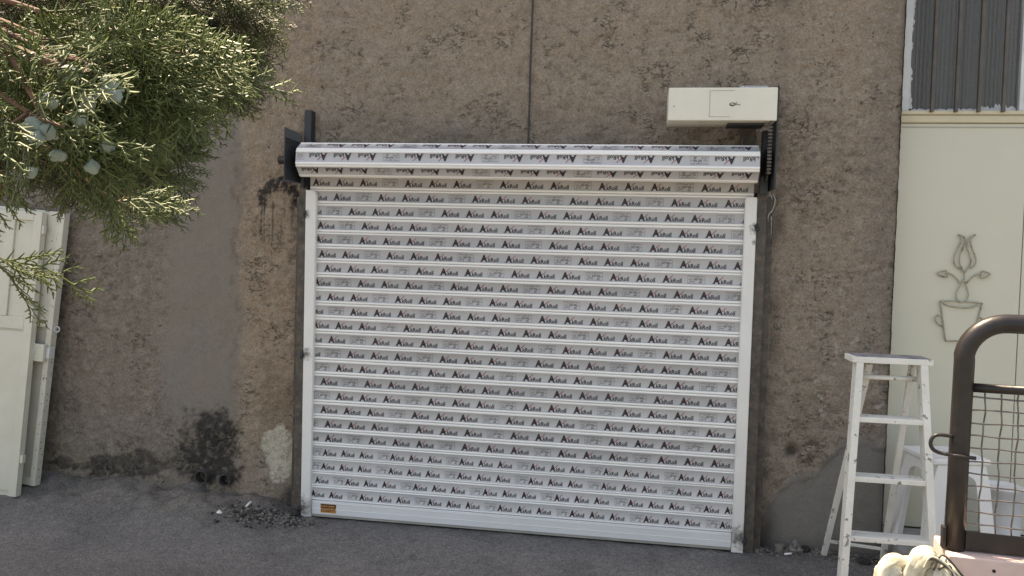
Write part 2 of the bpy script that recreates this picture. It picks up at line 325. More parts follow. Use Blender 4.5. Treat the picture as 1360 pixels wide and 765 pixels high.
# ------------------------------------------------------------------ ground
def ground_z(x, y):
    x = np.asarray(x, float); y = np.asarray(y, float)
    z = .048 * sst(-.75, -.02, y)
    z = z + .085 * sst(-.10, -.45, x) * sst(-.34, .10, y) * (1 + .5 * fbm(x, y, 3., 3, 5))
    z = z + .018 * np.exp(-((x + .14) / .16) ** 2 - ((y + .10) / .13) ** 2)
    z = z + .015 * sst(2.32, 2.6, x) * sst(-.15, .06, y)
    return z
def ground():
    fx = np.arange(-2.6, 3.4, .016); fy = np.arange(-1.0, .12, .016)
    gx = np.concatenate([[-120, -60, -25, -12, -7, -4.5, -3.4], fx, [3.6, 4.4, 6, 10, 25, 60, 120]])
    gy = np.concatenate([[-120, -60, -25, -12, -7, -5, -3.8, -2.9, -2.2, -1.6, -1.25], fy, [.2, .6, 2, 6, 25, 60, 120]])
    X, Y = np.meshgrid(gx, gy, indexing='ij')
    near = (sst(-1.6, -1.0, Y) * sst(.3, .15, Y))
    Z = ground_z(X, Y) + near * (.004 * fbm(X, Y, 6, 4, 21) + .002 * fbm(X, Y, 28, 3, 22) + sst(-.05, -.3, X) * sst(-.32, -.05, Y) * .011 * fbm(X, Y, 11, 4, 24, .6))
    dust = np.clip(.5 + .8 * fbm(X, Y, 1.7, 4, 31), 0, 1)
    C = mixc(np.broadcast_to(np.array([.135, .130, .126]), X.shape + (3,)), dust * .6, (.185, .176, .165))
    soil = sst(-.06, -.35, X) * sst(-.30, -.02, Y + .06 * fbm(X, Y, 5, 3, 33))
    C = mixc(C, soil * .75 * np.clip(.8 + .8 * fbm(X, Y, 12, 4, 35, .6), 0, 1), (.175, .150, .122)); C = mixc(C, sst(.1, .7, fbm(X, Y, 3.1, 4, 36)) * .35, (.085, .082, .080))
    k = np.clip(fbm(X, Y, 9, 4, 41) * 1.4 + .1, 0, 1)
    dk = k * sst(-.02, -.22, X) * sst(-.22, -.04, Y) * .8
    char = np.exp(-((X + .20) / .24) ** 2 - ((Y + .13) / .10) ** 2) * np.clip(.75 + fbm(X, Y, 14, 3, 43), 0, 1)
    C = mixc(C, np.clip(dk * .45 + char * .85, 0, 1), (.035, .032, .030))
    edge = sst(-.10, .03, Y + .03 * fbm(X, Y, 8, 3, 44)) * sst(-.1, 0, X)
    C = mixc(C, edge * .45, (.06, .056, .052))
    crack = np.exp(-(np.abs(pn(X * 1.6 + .2 * fbm(X, Y, 6, 2, 3), Y * 2.3, 51)) / .012) ** 2) * sst(-.3, .3, pn(X * .9, Y * .9, 52))
    C = mixc(C, crack * .4, (.05, .048, .045))
    V = np.stack([X, Y, Z], -1).reshape(-1, 3)
    me = npmesh('ground', V, grid_faces(len(gx), len(gy)))
    set_attr(me, 'Col', np.concatenate([C, np.ones(C.shape[:2] + (1,))], -1).reshape(-1, 4), 'FLOAT_COLOR')
    set_attr(me, 'grain', np.full(len(V), .9), 'FLOAT'); me.shade_smooth()
    tag(link('ground', me, 'asphalt'), kind='structure')
ground()
def gz(x, y): return float(ground_z(x, y))

# ------------------------------------------------------------------ plaster wall
WX1 = 2.972
def wall():
    gx = np.concatenate([np.arange(-7, -2.3, .08), np.arange(-2.3, WX1 - .004, .0085), [WX1 - .002]])
    gz_ = np.concatenate([np.arange(-.05, 2.96, .0085), np.arange(2.98, 4.23, .07)])
    X, Z = np.meshgrid(gx, gz_, indexing='ij')
    n1 = fbm(X, Z, 1.3, 4, 1); n2 = fbm(X, Z, 5, 4, 2); n3 = fbm(X, Z, 16, 3, 3); n4 = fbm(X, Z, 40, 2, 4)
    # regions, boundaries broken up by noise
    bx = X + .05 * n2 + .02 * n3
    tan = sst(-.57, -.48, bx) * sst(-.02, -.1, X) * sst(.2, .55, Z + .1 * n2)
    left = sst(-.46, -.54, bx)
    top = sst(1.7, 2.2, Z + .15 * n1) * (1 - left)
    cem = sst(.12, -.02, np.abs(bx + .72) - .17 + .05 * n1) * sst(.45, .6, Z + .08 * n2)               # grey render strip
    cem = np.maximum(cem, sst(.05, -.05, np.abs(X + .55) - .3 + .1 * n2) * sst(1.9, 2.05, Z + .1 * n2) * left)
    edge_line = np.interp(X, [2.3, 2.43, 2.52, 2.66, 2.72, 2.80, 3.0], [.12, .27, .40, .47, .58, .62, .60])
    cemr = sst(.035, -.015, Z - edge_line + .03 * n2 + .012 * n3) * sst(2.36, 2.42, X + .02 * n2)
    corner = sst(2.72, 2.93, X + .06 * n2)
    relief = 1 - .85 * np.maximum(cem, cemr)
    pit = sst(.5, 1.0, fbm(X * .8, Z * 1.5, 17, 4, 8, .62) + .25 * n1) * relief * .8
    crevice = np.exp(-(np.abs(fbm(X * .8, Z * 1.25, 7, 3, 9)) / .03) ** 2) * sst(.0, .5, n1 + .6 * n2) * relief
    Y = .09 - .007 * n1 - relief * (.0065 * n2 + .0045 * n3 + .0022 * n4) + .006 * pit + .003 * crevice
    Y = Y + .008 * cemr * sst(.0, -.03, Z - edge_line + .03 * n2 + .012 * n3)
    Y = Y + .004 * cem
    # base colour
    C = np.broadcast_to(np.array([.272, .218, .168]), X.shape + (3,)).copy()
    C = mixc(C, np.clip(.5 + .7 * n1, 0, 1) * .5, (.232, .196, .158))
    C = mixc(C, tan * .85, (.285, .218, .158))
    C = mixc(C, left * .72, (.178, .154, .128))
    C = mixc(C, cem * .7 * np.clip(.75 + .5 * n2, 0, 1), (.188, .172, .150))
    C = mixc(C, top * .35, (.265, .212, .160))
    C = mixc(C, corner * .5, (.165, .146, .123))
    C = mixc(C, np.clip(cemr, 0, 1) * .9, (.182, .174, .158))
    hump = sst(.1, .9, fbm(X, Z, 13, 4, 12, .65)) * relief
    C = mixc(C, hump * .38, (.31, .265, .215)); sc_ = sst(.2, 1., fbm(X * .55, Z * 1.6, 24, 4, 13, .65)) * relief; C = mixc(C, sc_ * .42 * np.clip(.45 + 1.0 * n1, 0, 1), (.135, .112, .09))
    C = mixc(C, pit * .6, (.105, .085, .068)); C = mixc(C, crevice * .45, (.10, .08, .065))  # relief shading painted into the colour: humps lighter, pits and crevices darker
    seam = np.exp(-((bx + .52) / .022) ** 2) * np.clip(.5 + n3, 0, 1) * sst(.6, 1.0, Z)
    C = mixc(C, seam * .5, (.09, .078, .066))
    # darker, patchy band above the shutter
    dark_band = sst(.28, .02, np.abs(Z - 2.12 + .05 * n2) - .02) * sst(-.1, .1, X) * sst(2.45, 2.2, X)
    C = mixc(C, dark_band * np.clip(.45 + .6 * n2, 0, 1) * .55, (.12, .106, .09))
    # damp / soot at the base on the left
    so = 1.0 - np.sqrt(((X + .66) / .20) ** 2 + ((Z - .36) / .26) ** 2) + .5 * n2 + .3 * n3 + .25 * n4
    band = 1.0 - np.abs(Z - .215 - .05 * n1) / .085 + .9 * n2 + .3 * n3 - 3 * sst(-.85, -.7, X)
    band2 = band * 1.0 - 1.2 * sst(-1.55, -1.75, X)
    soot = np.maximum(sst(-.12, .45, so), sst(.1, .55, band2) * .75)
    Y = Y + .010 * soot; soot = np.clip(soot * (1 - .6 * sst(.0, .9, fbm(X, Z, 26, 4, 14, .7))), 0, 1)
    C = mixc(C, np.clip(soot, 0, 1) * .93, (.032, .030, .028))
    low = sst(.18, .06, Z + .04 * n2) * sst(.0, -.2, X)
    C = mixc(C, low * .6 * (1 - soot), (.155, .135, .115))
    # brown damp next to the post
    br = sst(.1, .5, 1 - np.sqrt(((X + .25) / .17) ** 2 + ((Z - .55) / .35) ** 2) + .6 * n2)
    C = mixc(C, br * .55, (.185, .135, .092))
    # exposed pale gypsum
    pl = 1 - np.sqrt(((X + .245) / .105) ** 2 + ((Z - .37) / .165) ** 2) + .35 * n2 + .15 * n3
    pm = sst(.02, .06, pl)
    cr = np.exp(-(np.abs(fbm(X, Z, 10, 2, 61)) / .03) ** 2)
    C = mixc(C, pm * .92, (.47, .43, .345)); C = mixc(C, pm * cr * .55, (.20, .17, .13)); Y = Y + pm * .006
    # black drips by the bracket
    d = np.abs(np.sqrt(((X + .265) / .11) ** 2 + ((Z - 1.76) / .11) ** 2) - 1)
    arc = sst(.36, .14, d + .22 * n3 + .25 * n4) * sst(1.735, 1.76, Z)
    dripn = pn(X * 55, Z * 3., 71); bot = 1.54 + .16 * pn(X * 30, 0 * Z, 72) + .10 * sst(-.36, -.2, X)
    drip = sst(.02, .3, dripn + .3 * n4) * sst(-.385, -.375, X) * sst(-.165, -.19, X) * sst(bot - .02, bot + .03, Z) * sst(1.85, 1.77, Z)
    drip = drip * (.5 + .5 * sst(-.25, -.36, X))
    C = mixc(C, np.clip(np.maximum(arc, drip), 0, 1) * .92, (.022, .020, .020))
    # dark edges next to the posts
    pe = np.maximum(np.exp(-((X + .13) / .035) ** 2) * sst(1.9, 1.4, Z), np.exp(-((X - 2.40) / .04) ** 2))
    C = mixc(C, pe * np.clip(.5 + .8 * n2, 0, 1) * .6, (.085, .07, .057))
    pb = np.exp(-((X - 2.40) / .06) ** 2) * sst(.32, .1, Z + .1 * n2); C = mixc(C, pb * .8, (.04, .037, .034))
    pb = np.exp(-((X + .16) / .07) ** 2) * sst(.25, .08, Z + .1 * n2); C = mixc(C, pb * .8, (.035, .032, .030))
    # damaged area around the round hole
    rr = np.sqrt((X - 2.528) ** 2 + (Z - .552) ** 2)
    er = sst(.12, .03, rr + .05 * n2 + .02 * n3)
    C = mixc(C, er * .5, (.27, .225, .175)); Y = Y + .012 * er
    er2 = sst(.05, .022, rr); Y = Y + .03 * er2; C = mixc(C, sst(.032, .018, rr) * .8, (.05, .042, .036))
    # a few pale plaster splashes
    sp = sst(.62, .8, fbm(X, Z, 19, 2, 81)) * sst(2.55, 2.65, X) * sst(1.3, 1.1, Z) * sst(.65, .75, Z)
    C = mixc(C, sp * .7, (.42, .39, .34))
    Y = np.where(Z < 0, .09, Y)
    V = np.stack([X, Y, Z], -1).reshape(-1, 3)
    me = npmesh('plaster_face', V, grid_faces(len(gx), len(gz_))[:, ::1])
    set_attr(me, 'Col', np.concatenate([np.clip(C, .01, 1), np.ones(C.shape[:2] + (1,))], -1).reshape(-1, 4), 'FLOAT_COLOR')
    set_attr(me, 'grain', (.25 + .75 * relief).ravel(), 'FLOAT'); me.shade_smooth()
    root = empty('plaster_wall', (0, .3, 0))
    tag(root, 'rough brown mud plaster wall with soot stains behind the roller shutter', 'wall')
    link('plaster_face', me, 'plaster', root).matrix_parent_inverse = Matrix.Translation((0, -.3, 0))
    b = B(); b.box((-7, .135, -.05), (WX1, 3.2, 4.2)); o = b.build('core', 'mass', root); o.matrix_parent_inverse = Matrix.Translation((0, -.3, 0))
    # rough broken end face of the plaster towards the door
    zz = np.arange(0, 4.2, .02); rows = []
    for z in zz: rows.append([(WX1 - .003, .075, z), (WX1 + .006 * rnd.random() + .001, .095, z), (WX1 + .005 * rnd.random(), .13, z)])
    V = np.array(rows).reshape(-1, 3); me = npmesh('plaster_end', V, grid_faces(len(zz), 3))
    o = link('plaster_edge', me, 'mass', root); o.matrix_parent_inverse = Matrix.Translation((0, -.3, 0))
wall()

# ------------------------------------------------------------------ steel door with barred window
def door():
    root = empty('house_door', (3.6, .22, .18))
    tag(root, 'cream painted sheet steel house door with barred fluted window and flowerpot ornament', 'door')
    PI_ = Matrix.Translation((-3.6, -.22, -.18))
    def put(b, name, m, par=root):
        o = b.build(name, m, par); o.matrix_parent_inverse = PI_ if par is root else Matrix.Identity(4); return o
    put(B().box((2.985, .20, .182), (3.60, .23, 2.236), .003), 'panel', 'door')
    put(B().box((3.604, .20, .182), (4.30, .23, 2.236), .003), 'panel', 'door')
    put(B().box((2.985, .188, 2.238), (4.30, .24, 2.276), .006), 'rail', 'doorrail')
    put(B().box((2.985, .180, 2.277), (4.30, .25, 2.297), .005), 'sill', 'doorrail')
    put(B().box((3.00, .197, 2.215), (4.28, .1985, 2.219)), 'crease', 'seam')
    put(B().box((3.0, .197, 2.0), (3.0035, .1985, 2.215)), 'crease', 'seam')
    fr = put(B().box((2.985, .195, 2.298), (3.04, .245, 3.35), .004), 'window_frame', 'frame')
    put(B().box((3.552, .195, 2.298), (3.63, .245, 3.35), .004), 'window_frame', 'frame')
    put(B().box((4.2, .195, 2.298), (4.3, .245, 3.35), .004), 'window_frame', 'frame')
    for x0, x1 in ((3.042, 3.55), (3.632, 4.198)):
        xs = np.arange(x0, x1, .0018); V = []
        for x in xs:
            y = .222 - (.0045 + .0015 * math.sin(x * 37)) * abs(math.sin(math.pi * (x - x0) / .021))
            V += [(x, y, 2.298), (x, y, 3.35)]
        me = npmesh('pane', V, grid_faces(len(xs), 2)); me.shade_smooth()
        link('pane', me, 'glass', root).matrix_parent_inverse = PI_
    # putty smears along the glass edges
    def smear(pts):
        put(B().poly([(a, .2155, c) for a, c in pts], (0, .004, 0)), 'putty', 'putty')
    L = [(3.040, 2.30), (3.040, 3.34)]; z = 3.34
    while z > 2.30: L.append((3.044 + .010 * rnd.random() ** 3 + .005 * (1 + math.sin(z * 9)), z)); z -= rnd.uniform(.006, .02)
    smear(L)
    L = [(3.548, 2.2985), (3.045, 2.2985)]; x = 3.045
    while x < 3.548: L.append((x, 2.306 + .008 * rnd.random() + (.03 * rnd.random() if x > 3.38 else 0))); x += rnd.uniform(.005, .014)
    smear(L)
    for x in (3.139, 3.251, 3.356, 3.468, 3.74, 3.86, 3.98, 4.1):
        put(B().box((x - .0075, .160, 2.288), (x + .0075, .180, 3.34), .001), 'bar', 'bar_iron')
    for z in (3.2,):
        put(B().box((3.0, .1805, z), (4.28, .1845, z + .03), .001), 'crossbar', 'bar_iron')
    put(B().box((2.984, .150, 1.90), (2.998, .199, 1.945), .002), 'hinge', 'frame')
    put(B().box((2.985, .205, 3.352), (4.3, .245, 3.40), .003), 'window_frame', 'frame')
    orn = empty('flowerpot_ornament'); orn.parent = root; orn.matrix_parent_inverse = PI_
    rods = dict(
        petal=[[(3.297, 1.68), (3.312, 1.665), (3.311, 1.645), (3.297, 1.605), (3.284, 1.566), (3.287, 1.53), (3.308, 1.513)],
               [(3.297, 1.68), (3.323, 1.669), (3.333, 1.642), (3.32, 1.606), (3.31, 1.566), (3.314, 1.527), (3.337, 1.49)],
               [(3.378, 1.682), (3.359, 1.662), (3.358, 1.635), (3.37, 1.6), (3.386, 1.557), (3.381, 1.529), (3.36, 1.511)],
               [(3.378, 1.682), (3.353, 1.666), (3.341, 1.638), (3.342, 1.615), (3.357, 1.576), (3.361, 1.536), (3.337, 1.49)]],
        stem=[[(3.308, 1.513), (3.331, 1.496), (3.337, 1.457)],
              [(3.335, 1.456), (3.316, 1.42), (3.302, 1.384), (3.307, 1.357), (3.324, 1.34), (3.349, 1.35), (3.359, 1.378), (3.351, 1.41), (3.335, 1.456)],
              [(3.319, 1.436), (3.292, 1.467), (3.265, 1.484), (3.251, 1.484)], [(3.347, 1.437), (3.369, 1.465), (3.398, 1.484), (3.412, 1.484)]],
        leaf=[[(3.251, 1.497), (3.241, 1.497), (3.21, 1.482), (3.243, 1.465), (3.257, 1.47), (3.251, 1.484), (3.251, 1.497)],
              [(3.412, 1.496), (3.426, 1.499), (3.455, 1.486), (3.424, 1.466), (3.409, 1.471), (3.414, 1.484), (3.412, 1.496)]],
        pot_outline=[[(3.229, 1.342), (3.265, 1.323), (3.325, 1.314), (3.376, 1.318), (3.425, 1.34)], [(3.425, 1.34), (3.375, 1.344), (3.324, 1.345), (3.265, 1.345), (3.229, 1.342)],
                     [(3.229, 1.342), (3.246, 1.243), (3.262, 1.144)], [(3.262, 1.144), (3.325, 1.146), (3.388, 1.149)], [(3.388, 1.149), (3.406, 1.245), (3.425, 1.34)]],
        handle=[[(3.243, 1.271), (3.216, 1.268), (3.209, 1.249), (3.225, 1.226), (3.25, 1.215)], [(3.414, 1.267), (3.439, 1.255), (3.424, 1.231), (3.400, 1.218)]])
    for nm, L in rods.items():
        for pts in L:
            b = B().tube(smooth_path([(x, .188, z) for x, z in pts]), .0036, 6); b.build(nm, 'ornament', orn)
    B().poly([(x, .1945, z) for x, z in ((3.233, 1.335), (3.265, 1.321), (3.325, 1.312), (3.376, 1.316), (3.421, 1.335), (3.386, 1.152), (3.264, 1.147))], (0, .004, 0)).build('pot_plate', 'door', orn)
    # the wall mass around it
    hb = B(); hb.box((WX1 + .01, .30, 0), (6.5, 3.2, 4.2)); hb.box((4.32, .12, 0), (6.5, .299, 4.2)); hb.box((WX1 + .01, .15, 3.41), (4.318, .299, 4.2))
    o = hb.build('house_wall', 'mass'); tag(o, 'plain rendered house wall framing the cream steel door', 'wall')
door()

# ------------------------------------------------------------------ roller shutter
def text_np(body, size, bold=0., shear=0., res=2):
    cu = bpy.data.curves.new('t', 'FONT'); cu.body = body; cu.size = size; cu.offset = bold; cu.shear = shear; cu.resolution_u = res
    ob = bpy.data.objects.new('t', cu); col.objects.link(ob); dg = bpy.context.evaluated_depsgraph_get()
    me = bpy.data.meshes.new_from_object(ob.evaluated_get(dg))
    bm = bmesh.new(); bm.from_mesh(me); bmesh.ops.triangulate(bm, faces=bm.faces[:])
    V = np.array([v.co[:2] for v in bm.verts]); bm.verts.index_update(); F = np.array([[v.index for v in fc.verts] for fc in bm.faces])
    bm.free(); bpy.data.objects.remove(ob); bpy.data.curves.remove(cu); bpy.data.meshes.remove(me); return V, F
class Pr:
    """collects flat ink shapes in (x,z); three inks"""
    def __init__(s): s.V = []; s.F = []; s.m = []; s.n = 0
    def add(s, V, F, mi, dx=0, dz=0, sx=1., sz=1.):
        V = np.asarray(V, float) * (sx, sz) + (dx, dz); F = np.asarray(F)
        s.V.append(V); s.F.append(F + s.n); s.m.append(np.full(len(F), mi)); s.n += len(V)
    def quad(s, p, mi, dx=0, dz=0, sx=1., sz=1.): s.add(p, [[0, 1, 2], [0, 2, 3]], mi, dx, dz, sx, sz)
    def get(s): return np.concatenate(s.V), np.concatenate(s.F), np.concatenate(s.m)
def line(p, q, wd):
    p = np.array(p, float); q = np.array(q, float); d = (q - p) / np.linalg.norm(q - p); n = np.array((-d[1], d[0])) * wd / 2
    return [p - n, q - n, q + n, p + n]
def norm(V): return V - V.min(0)
TA, FA = text_np('A', .052, .0030); TA = norm(TA)
TK, FK = text_np('kRoll', .0265, .0007); TK = norm(TK)
def logo():
    p = Pr(); s = .039 / TA[:, 1].max()
    p.add(TA, FA, 0, 0, 0, s * .88, s); wA = TA[:, 0].max() * s * .88
    p.quad([(.003, 0), (-.004, 0), (-.004, .0022), (.005, .0022)], 0)
    p.quad([(wA - .006, 0), (wA + .003, 0), (wA + .003, .0022), (wA - .006, .0022)], 0)
    p.quad([(wA * .48, .010), (wA * .62, .009), (wA + .0145, .036), (wA + .0165, .042)], 1)
    p.quad([(wA * .42, .013), (wA * .62, .008), (wA * .74, .012), (wA * .60, .020)], 0)
    sk = .023 / TK[:, 1].max()
    p.add(TK, FK, 0, wA + .004, .0, (.097 - wA - .006) / TK[:, 0].max(), sk)
    p.quad([(.094, .021), (.0965, .021), (.0965, .024), (.094, .024)], 0); return p.get()
def diagram():
    q = random.Random(3); p = Pr(); W, H = .085, .041
    for a, b in (((0, 0), (W, 0)), ((W, 0), (W, H)), ((W, H), (0, H)), ((0, H), (0, 0))): p.quad(line(a, b, .0011), 2)
    for a, b in (((.006, .020), (.012, .026)), ((.012, .026), (.018, .025)), ((.018, .025), (.026, .033)), ((.006, .020), (.028, .020)), ((.004, .036), (.026, .037)), ((.032, .003), (.032, .038)), ((.006, .008), (.03, .011)), ((.06, .003), (.06, .020))):
        p.quad(line(a, b, .0013), 2)
    for k in range(30):
        x = q.uniform(.033, .072); z = q.choice((.006, .011, .016, .021, .026, .031, .036)); l = q.uniform(.004, .012)
        p.quad(line((x, z), (min(x + l, .083), z), q.uniform(.001, .0026)), 2)
    for k in range(9):
        x = q.uniform(.034, .082); z = q.uniform(.004, .03); p.quad(line((x, z), (x, z + q.uniform(.004, .009)), .0011), 2)
    for k in range(7):
        x = q.uniform(.003, .026); z = q.choice((.004, .0075, .013, .016)); p.quad(line((x, z), (x + .006, z), .0013), 2)
    return p.get()
LG, DG = logo(), diagram()
PITCH = .077; Z0 = 1.84; SX0, SX1 = -.046, 2.272
def print_row(x0, small, xa, xb, rev=False, box0=.383):
    """ink for one slat, local x along the slat, local z from the film's lower edge; clipped to xa..xb by leaving out what would stick out"""
    per, step, bo, s = (.512, .132, .389, 1.) if not small else (.380, .1035, .312, .80)
    sz = 1.0 if not small else .98
    V = []; F = []; m = []; n = 0; k0 = int((xa - x0) // per) - 1
    for k in range(k0, int((xb - x0) // per) + 2):
        for j in range(4):
            src = LG if j < 3 else DG
            x = x0 + k * per + (j * step if j < 3 else bo)
            wd = .098 * s if j < 3 else .085 * (s if not small else .78)
            if x + wd < xa or x > xb: continue
            Vq = src[0] * ((s if j < 3 or not small else .78), sz * (.96 if not small else .92)) + (x, nr.uniform(-.001, .001))
            c = Vq[src[1]].mean(1)[:, 0]; lo = Vq[src[1]].min(1)[:, 0]; hi = Vq[src[1]].max(1)[:, 0]
            ok = (lo > xa) & (hi < xb)
            V.append(Vq); F.append(src[1][ok] + n); m.append(src[2][ok]); n += len(Vq)
    V = np.concatenate(V); F = np.concatenate(F); m = np.concatenate(m)
    if rev: V = np.array([xa + xb, .045]) - V
    return V, F, m
def slat_mesh(name, x0, x1, kind, da=0., db=0.):
    """one slat, hung from its upper groove line (z=0) downwards; film on the flat face"""
    a, b = (-.0120, -.0640) if kind == 'film' else (-.0085, -.0685)
    a += da; b += db
    pr = [(.005, -.0003), (-.0062, -.0012), (-.0088, -.0028), (-.0094, -.0055), (-.0090, a + .0012), (-.0080, a), (-.0083, (a + b) / 2), (-.0080, b), (-.0090, b - .0012), (-.0094, -.0705), (-.0086, -.0738), (-.0060, -.0756), (.005, -.0767)]
    xs = np.linspace(x0, x1, 15); V = []
    for i, x in enumerate(xs):
        wob = .0006 * math.sin(i * 1.7 + x0) * 1.0
        V += [(x, y + wob * .6, z + wob * .2) for y, z in pr]
    n = len(pr); F = grid_faces(len(xs), n); mi = np.tile([1 if 5 <= k <= 6 else 0 for k in range(n - 1)], len(xs) - 1)
    me = npmesh(name, V, F, mi); me.flip_normals() if me.polygons[0].normal.y > 0 and False else None
    me.materials.append(MT['slat']); me.materials.append(MT['film' if kind == 'film' else 'filmlow'])
    return me
def ink_mesh(V, F, m, film_low, y=-.0090):
    P3 = np.stack([V[:, 0], np.full(len(V), y), V[:, 1] + film_low], 1)
    me = npmesh('print', P3, F, m)
    for k in ('ink', 'ink_red', 'ink_grey'): me.materials.append(MT[k])
    return me
OFF = [-.031, .334, .172, .247, .235, .389, .042, .232, .442, .193, -.02, .321, .182, .12, .282, .125, .036, .062, .313, .057, .047, .186, .268]
def shutter():
    root = empty('roller_shutter', (1.11, 0, .05))
    tag(root, 'white aluminium roller shutter with printed protective film, guide rails and side motor', 'roller shutter')
    inv = Matrix.Translation((-1.11, 0, -.05))
    def put(b, name, m, par=root):
        o = b.build(name, m, par)
        if par is root: o.matrix_parent_inverse = inv
        return o
    MA = [slat_mesh('slat', SX0, SX1, 'film', nr.uniform(-.0012, .0022), nr.uniform(-.0015, .0015)) for _ in range(7)]; MB_ = [slat_mesh('slat', SX0, SX1, 'low', nr.uniform(-.001, .001), nr.uniform(-.0012, .001)) for _ in range(3)]
    for k in range(23):
        low = k >= 19
        o = bpy.data.objects.new('slat', MB_[k % 3] if low else MA[int(nr.integers(7))]); col.objects.link(o); o.parent = root; o.matrix_parent_inverse = inv
        o.location = (nr.uniform(-.001, .001), nr.uniform(-.0007, .0007), Z0 + PITCH * (1 - k)); o.rotation_euler = (nr.uniform(-.02, .02), 0, nr.uniform(-.0004, .0004))
        V, F, m = print_row(OFF[k] * (1 if k else 1), low, SX0 + .004, SX1 - .004)
        me = ink_mesh(V, F, m, -.0590 if not low else -.0600)
        link('print', me, 'ink', o)['kind'] = 'stuff'
    # coil: eight slats wrapped round the shaft
    ce = Vector((0, -.088, 1.984)); coil = empty('coil', ce); coil.parent = root; coil.matrix_parent_inverse = inv
    mc = slat_mesh('coil_slat', -.060, 2.272, 'film')
    for k in range(7):
        a = math.radians(4 + 360 / 7 * k)                       # outward normal: cos(a) towards -Y, sin(a) up
        o = bpy.data.objects.new('slat', mc); col.objects.link(o); o.parent = coil
        rot = Matrix.Rotation(-a, 4, 'X')
        ML = o.matrix_local = rot @ Matrix.Translation((0, -.0765, .0385))
        if k in (0, 1, 2, 5, 6):
            V, F, m = print_row(.302, False, -.056, 2.268, rev=True) if k == 0 else print_row(nr.uniform(0, .5), False, -.056, 2.268, rev=True)
            p = link('print', ink_mesh(V, F, m, -.0610), 'ink', coil); p.matrix_local = ML; p['kind'] = 'stuff'
    for x in (-.0585, 2.2705):
        b = B(); t = [(x, math.cos(2 * math.pi * k / 24) * .076, math.sin(2 * math.pi * k / 24) * .076) for k in range(24)]
        b.poly(t, (.006 if x < 0 else -.006, 0, 0)); b.build('end_disc', 'plate', coil)
    b = B().tube([(-.19, 0, 0), (2.36, 0, 0)], .022, 14); b.build('shaft', 'chain', coil)
    # guide rails
    for s, (xa, xb) in enumerate(((-.062, -.001), (2.229, 2.287))):
        b = B(); zt = 1.832
        if s == 0: pts = [(xa + .005, .054), (xb, .054), (xb, zt - .03), (xb - .006, zt - .012), (xb - .018, zt - .002), (xb - .03, zt), (xa - .004, zt), (xa + .004, zt - .035)]
        else: pts = [(xa, .052), (xb - .002, .052), (xb, zt - .01), (xb - .002, zt), (xa + .008, zt), (xa, zt - .012)]
        b.poly([(x, -.030, z) for x, z in pts], (0, .075, 0)); bmesh.ops.bevel(b.bm, geom=[e for e in b.bm.edges if abs(e.verts[0].co.y - e.verts[1].co.y) < 1e-6 and e.verts[0].co.y < -.02], offset=.004, segments=2, affect='EDGES')
        g = put(b, 'guide_rail', 'rail')
        xw = xa - .002 if s == 0 else xb + .002
        for z in ((1.70, .94, .10) if s == 0 else (1.68, .12)):
            bb = B()
            for q in range(9):
                r0 = rnd.uniform(.006, .013); c = (xw + rnd.uniform(-.006, .006), -.026 + rnd.uniform(-.006, .012), z + rnd.uniform(-.013, .013))
                t = bmesh.new(); bmesh.ops.create_icosphere(t, subdivisions=1, radius=r0); bb._add(t, 0, Matrix.Translation(c))
            w_ = bb.build('weld', 'plate', g); w_.matrix_parent_inverse = Matrix.Identity(4)
    # steel posts behind the rails
    put(B().box((-.112, -.004, .03), (-.066, .088, 1.86), .003), 'post', 'steel')
    put(B().box((-.148, .05, .03), (-.114, .088, 1.80), .003), 'post', 'steel')
    put(B().box((2.290, -.002, .03), (2.338, .088, 1.86), .003), 'post', 'steel')
    put(B().box((2.340, .045, .03), (2.378, .088, 1.84), .003), 'post', 'steel')
    put(B().box((-.105, .03, 1.861), (-.065, .088, 2.27), .003), 'post', 'plate')
    put(B().box((2.205, .03, 1.861), (2.275, .088, 2.20), .003), 'post', 'steel')
    # left bearing bracket: angled steel plate
    b = B(); b.poly([(-.205, .0, 2.175), (-.205, .0, 1.88), (-.155, -.0, 1.872), (-.108, -.0, 1.868), (-.108, .0, 2.135)], (0, .006, 0)); br = put(b, 'bracket', 'plate')
    put(B().box((-.112, -.20, 1.872), (-.106, -.001, 2.09), .002), 'bracket', 'plate')
    put(B().box((-.088, -.045, 1.842), (-.070, -.006, 1.91), .002), 'bracket', 'plate')
    for dz in (-.035, .035): put(B().tube([(-.128, -.0005, 1.985 + dz), (-.128, -.014, 1.985 + dz)], .009, 6), 'bolt', 'chain')
    put(B().tube([(-.15, -.012, 1.987), (-.06, -.012, 1.987)], .012, 10), 'bearing', 'frame')
    # right drive plate, sprocket, chain
    put(B().box((2.338, -.19, 1.862), (2.346, .0, 2.345), .002), 'drive_plate', 'plate')
    put(B().box((2.302, -.03, 1.862), (2.337, .03, 2.16), .002), 'drive_plate', 'plate')
    put(B().box((2.292, -.075, 1.845), (2.328, -.034, 1.93), .002), 'bracket', 'plate')
    b = B()
    for k in range(24):
        a0 = 2 * math.pi * k / 24
        b.box((-.004, -.004, -.004), (.004, .004, .004))
    b.bm.free(); b = B()
    t = bmesh.new(); bmesh.ops.create_cone(t, cap_ends=True, segments=32, radius1=.075, radius2=.075, depth=.008); b._add(t, 0, Matrix.Translation((2.312, -.088, 1.984)) @ Matrix.Rotation(math.pi / 2, 4, 'Y'))
    for k in range(28):
        a0 = 2 * math.pi * k / 28; b.box((2.308, -.088 + .078 * math.cos(a0) - .004, 1.984 + .078 * math.sin(a0) - .004), (2.316, -.088 + .078 * math.cos(a0) + .004, 1.984 + .078 * math.sin(a0) + .004))
    put(b, 'sprocket', 'chain')
    ch = empty('chain', (0, 0, 0)); ch.parent = root; ch.matrix_parent_inverse = inv
    lm = None; z = 1.93; k = 0
